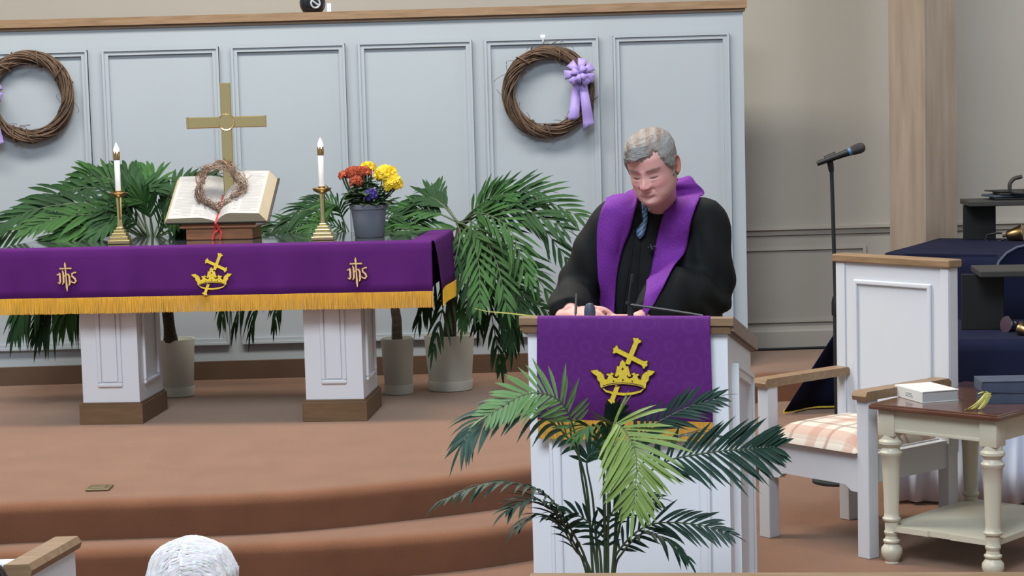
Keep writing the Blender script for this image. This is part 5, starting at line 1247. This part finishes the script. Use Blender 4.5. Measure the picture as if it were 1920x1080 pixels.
# rounded navy seat back behind the near riser
cc = P(1925, 500, 9.45)
t = thing('padded_chair', 'navy padded chair back with pale piping behind the near black riser', 'chair', (cc.x, 9.80, -.16))
b = MB(); R_ = []
arc = [(-.155, -.02), (-.135, .03), (-.10, .068), (-.05, .095), (.0, .105), (.10, .105), (.22, .09), (.28, .04), (.30, -.02), (.29, -.28), (-.14, -.28)]
b.prism([(cc.x+x, cc.z+z) for x, z in arc], 9.44, 9.50, 'y'); b.build('backrest', M['navy'], t, local=False)
b = MB(); b.tube([(cc.x+x, 9.437, cc.z+z) for x, z in arc[:9]], .007, 8); b.build('piping', M['navyblue'], t, smooth=True, local=False)
for sx in (-.10, .25): 
    b = MB(); b.tube([(cc.x+sx, 9.50, cc.z-.2), (cc.x+sx, 9.70, .30), (cc.x+sx, 9.80, -.32)], .012, 8); b.build('leg', M['steel'], t, smooth=True, local=False)
# handbells
def bell(loc, m, lab, rz, s=1.0, lie=True, grp=None):
    t = thing('handbell', lab, 'handbell', loc, rz, grp); 
    Mx = Matrix.Translation((0, 0, .045*s)) @ Matrix.Rotation(math.radians(100), 4, 'Y') if lie else Matrix.Identity(4)
    b = MB(); b.lathe([(r*s, z*s) for r, z in ((.050, 0), (.051, .004), (.042, .02), (.034, .05), (.029, .075), (.020, .088), (.008, .092), (.001, .092))], 28, M=Mx); b.build('bell', m, t, smooth=True)
    b = MB(); b.tube([Mx @ Vector((x*s, 0, z*s)) for x, z in ((0, .09), (0, .11))], .008*s, 10); b.tube([Mx @ Vector((x*s, 0, z*s)) for x, z in ((-.018, .11), (-.024, .14), (-.022, .19), (0, .205), (.022, .19), (.024, .14), (.018, .11))], .006*s, 8); b.build('handle', M['black'] if m != M['chrome'] else M['chrome'], t, smooth=True)
    return t
q = P(1918, 432, 10.75); bell((q.x, 10.75, ZB), M['brassdark'], 'brass handbell under the far black riser', math.radians(160), 1.0)
q = P(1890, 612, 8.90); bell((q.x-.01, 8.90, ZF), M['chrome'], 'shiny silver handbell lying beside the near black riser', math.radians(30), .75)
q = P(1912, 618, 8.78); bell((q.x, 8.76, ZF), M['brassdark'], 'small brass handbell lying in front of the silver one', math.radians(-60), .6)

# ---------------------------------------------------------------- front rail, pew and congregation at the bottom of the frame
ra = math.radians(-6)
pr0 = P(992, 1079, 4.9)
fr_ = thing('front_rail', 'light wooden rail crossing the bottom right edge of the frame', 'rail', (pr0.x, 4.9, -.64), ra)
zr = pr0.z+.64
b = MB(); b.bbox(0, 2.2, -.03, .03, zr-.035, zr, .004); b.build('cap_rail', M['oak'], fr_)
b = MB(); b.bbox(.02, 2.18, -.015, .015, 0, zr-.035, .003); b.build('panel', M['white'], fr_)
a, c = P(20, 1068, 4.35), P(120, 1010, 5.25); yn = 4.88
pe = thing('pew_end', 'white pew end with brown wooden cap rail at the lower left corner', 'pew', (c.x, c.y, -.64), 0)
ya, yb = 4.2, 5.2; xa = P(80, 1005, 5.2).x; zt_ = P(110, 1006, 5.2).z
dxx = (P(125, 1006, 5.2).x-P(30, 1063, yn).x)/(5.2-yn); xa = P(125, 1006, 5.2).x-.045
b = MB()
def sk(x, y, z): return Vector((xa+.045+(y-5.2)*dxx+x, y, z))
b.loft([[sk(-.035, y, zt_-.032), sk(-.04, y, zt_-.016), sk(-.03, y, zt_), sk(.03, y, zt_), sk(.04, y, zt_-.016), sk(.035, y, zt_-.032)] for y in (yn, 5.0, 5.18, 5.2)]); b.build('cap_rail', M['oak'], pe, local=False)
b = MB(); b.loft([[sk(-.02, y, -.64), sk(-.02, y, zt_-.032), sk(.028, y, zt_-.032), sk(.028, y, -.64)] for y in (yn+.03, 5.18)]); b.build('end_panel', M['white'], pe, local=False)
b = MB(); b.bbox(xa-1.6, xa, 5.12, 5.17, -.64, zt_-.05, .004); b.build('front_panel', M['white'], pe, local=False)
# pew bench that carries the two listeners
pw = thing('pew', 'wooden pew bench under the seated listeners below the frame', 'pew', (-1.1, 3.7, -.64))
b = MB(); b.bbox(-1.9, .2, 3.66, 4.15, -.22, -.18, .006); b.build('seat', M['oak'], pw, local=False)
b = MB(); b.bbox(-1.9, .2, 3.60, 3.65, -.64, .05, .006); b.build('backrest', M['white'], pw, local=False)
for x in (-1.9, .17):
    b = MB(); b.bbox(x, x+.03, 3.62, 4.15, -.64, -.22, .003); b.build('end_panel', M['oak'], pw, local=False)
def listener(px, py, y, lab, hairmat, hcol, rz, style, headR):
    top = P(px, py, y); hc = Vector((top.x, y, top.z-.128))
    t = thing('person', lab, 'person', (top.x, y, -.18))
    MHH = Matrix.Translation(hc) @ Matrix.Rotation(math.pi+rz, 4, 'Z') @ Matrix.Rotation(math.radians(headR), 4, 'X')
    X, Y, Z, A = headgrid(60, 96); hv, hf = headmesh(X, Y, Z); bd = MB(); x0 = top.x; sz = hc.z-.26
    bd.loft([ring((x0, y, z), rx, ry, 0, 24) for z, rx, ry in ((-.17, .17, .13), (.0, .165, .12), (.18, .17, .115), (sz-.08, .18, .105), (sz, .14, .08), (sz+.04, .07, .065), (sz+.16, .055, .06))])
    for sx in (-1, 1):
        s_ = Vector((x0+sx*.17, y, sz-.03)); e_ = Vector((x0+sx*.21, y+.04, sz-.30)); w_ = Vector((x0+sx*.09, y+.27, -.05)); limb(bd, [s_.lerp(Vector((x0, y, sz-.04)), .4), s_, s_.lerp(e_, .5), e_, e_.lerp(w_, .5), w_], [.05, .055, .048, .042, .038, .027])
        hand(bd, w_, (-sx*.3, .9, -.1), (0, .1, 1), (.25, .25, .3, .3), thumb_side=sx)
        h_ = Vector((x0+sx*.09, y+.02, -.10)); k_ = Vector((x0+sx*.10, y+.42, -.09)); f_ = Vector((x0+sx*.10, y+.44, -.60)); limb(bd, [h_, h_.lerp(k_, .5), k_], [.085, .075, .058]); limb(bd, [k_, k_.lerp(f_, .5), f_+Vector((0, 0, .03))], [.056, .05, .036]); limb(bd, [f_+Vector((0, -.04, .0)), f_+Vector((0, .16, -.01))], [.036, .028])
    v, n_, f = voxel(bd, .007, 2); allv = [Vector(p) for p in v]+[MHH @ Vector(p) for p in hv]; fs = list(f)+[tuple(i+len(v) for i in q) for q in hf]; cols = [(.50, .25, .19)]*len(v)+[facecolor(*p) for p in hv]
    for sx in (-1, 1):
        ev, ef = ear(sx); n0 = len(allv); allv += [MHH @ Vector(p) for p in ev]; fs += [tuple(i+n0 for i in q) for q in ef]; cols += [(.46, .2, .15)]*len(ev)
    mb = MB(); mb.v = [tuple(p) for p in allv]; mb.f = fs; mb.m = [0]*len(fs); o = mb.build('body', M['skin'], t, smooth=2, local=False); colour(o, cols)
    cl_ = MB(); cl_.loft([ring((x0, y, z), rx, ry, 0, 28) for z, rx, ry in ((-.175, .195, .155), (.0, .185, .14), (.18, .19, .135), (sz-.08, .205, .125), (sz+.005, .155, .098), (sz+.03, .085, .08))])
    for sx in (-1, 1):
        s_ = Vector((x0+sx*.17, y, sz-.03)); e_ = Vector((x0+sx*.21, y+.04, sz-.30)); w_ = Vector((x0+sx*.095, y+.255, -.05)); limb(cl_, [s_.lerp(Vector((x0, y, sz-.04)), .4), s_, s_.lerp(e_, .5), e_, e_.lerp(w_, .5), w_], [.065, .07, .062, .056, .052, .042])
    v, n_, f = voxel(cl_, .010, 3); mb = MB(); mb.add([Vector(p) for p in v], f); mb.build('cardigan', M['knit'], t, smooth=2, local=False)
    tr = MB()
    for sx in (-1, 1):
        h_ = Vector((x0+sx*.09, y+.0, -.09)); k_ = Vector((x0+sx*.10, y+.42, -.085)); f_ = Vector((x0+sx*.10, y+.44, -.56)); limb(tr, [h_, h_.lerp(k_, .5), k_, k_+Vector((0, .02, -.03)), k_.lerp(f_, .5), f_], [.10, .09, .072, .07, .064, .055], 30)
    tr.build('trousers', M['trouser'], t, smooth=2, local=False)
    def cov(x, yy, z):
        if yy < -.02: return (z-.058+.9*max(0, abs(x)-.045))/.014
        if yy < .02: return (z-.0)/.012
        return (z+.075)/.014
    vh, fh = hairmesh(X, Y, Z, cov, .016, .004, 9); q = MB(); q.add([MHH @ p for p in vh], fh); hr = q.build('hair', hairmat, t, smooth=2, local=False); colour(hr, [hcol]*len(vh))
    q = MB(); rr = random.Random(4)                                      # combed locks lying on the hair from the parting to the sides
    cap = BVHTree.FromPolygons(vh, fh)
    for i in range(560):
        ph_ = rr.uniform(-1.25, 1.3); sd = -1 if rr.random() < .6 else 1; sp = rr.uniform(.55, 1.0); sw = rr.uniform(-.1, .22); pts = []
        for k in range(10):
            th = .22*style+sd*sp*(k/9)*1.35; pp = ph_+sw*(k/9)**1.5; o0 = Vector((0, .01, -.01))
            dr = Vector((math.sin(th)*math.cos(pp), math.sin(pp), math.cos(th)*math.cos(pp)))
            h = cap.ray_cast(o0+dr*.3, -dr)
            if h[0] is None or (h[0]-o0).length < .06: break
            pts.append(h[0]+dr*rr.uniform(.0002, .0016))
        if len(pts) > 5: q.tube([MHH @ p_ for p_ in bez(pts, 12)], [.0008, .0012, .0015, .0016, .0016, .0016, .0016, .0015, .0014, .0012, .001, .0006], 4)
    o = q.build('hair_locks', hairmat, hr, local=False); o['kind'] = 'stuff'; colour(o, [tuple(c_*rr.uniform(.85, 1.1) for c_ in hcol) for _ in range(len(o.data.vertices))])
    return t
listener(358, 1016, 3.96, 'white-haired person seen from behind at the bottom edge, in front of the steps', M['whitehair'], (.74, .72, .72), math.radians(8), 1, 8)
listener(-72, 1052, 3.85, 'dark-haired person barely showing in the bottom left corner', mat('dark hair', (.02, .016, .013), .5), (.02, .016, .013), 0, 0, 0)
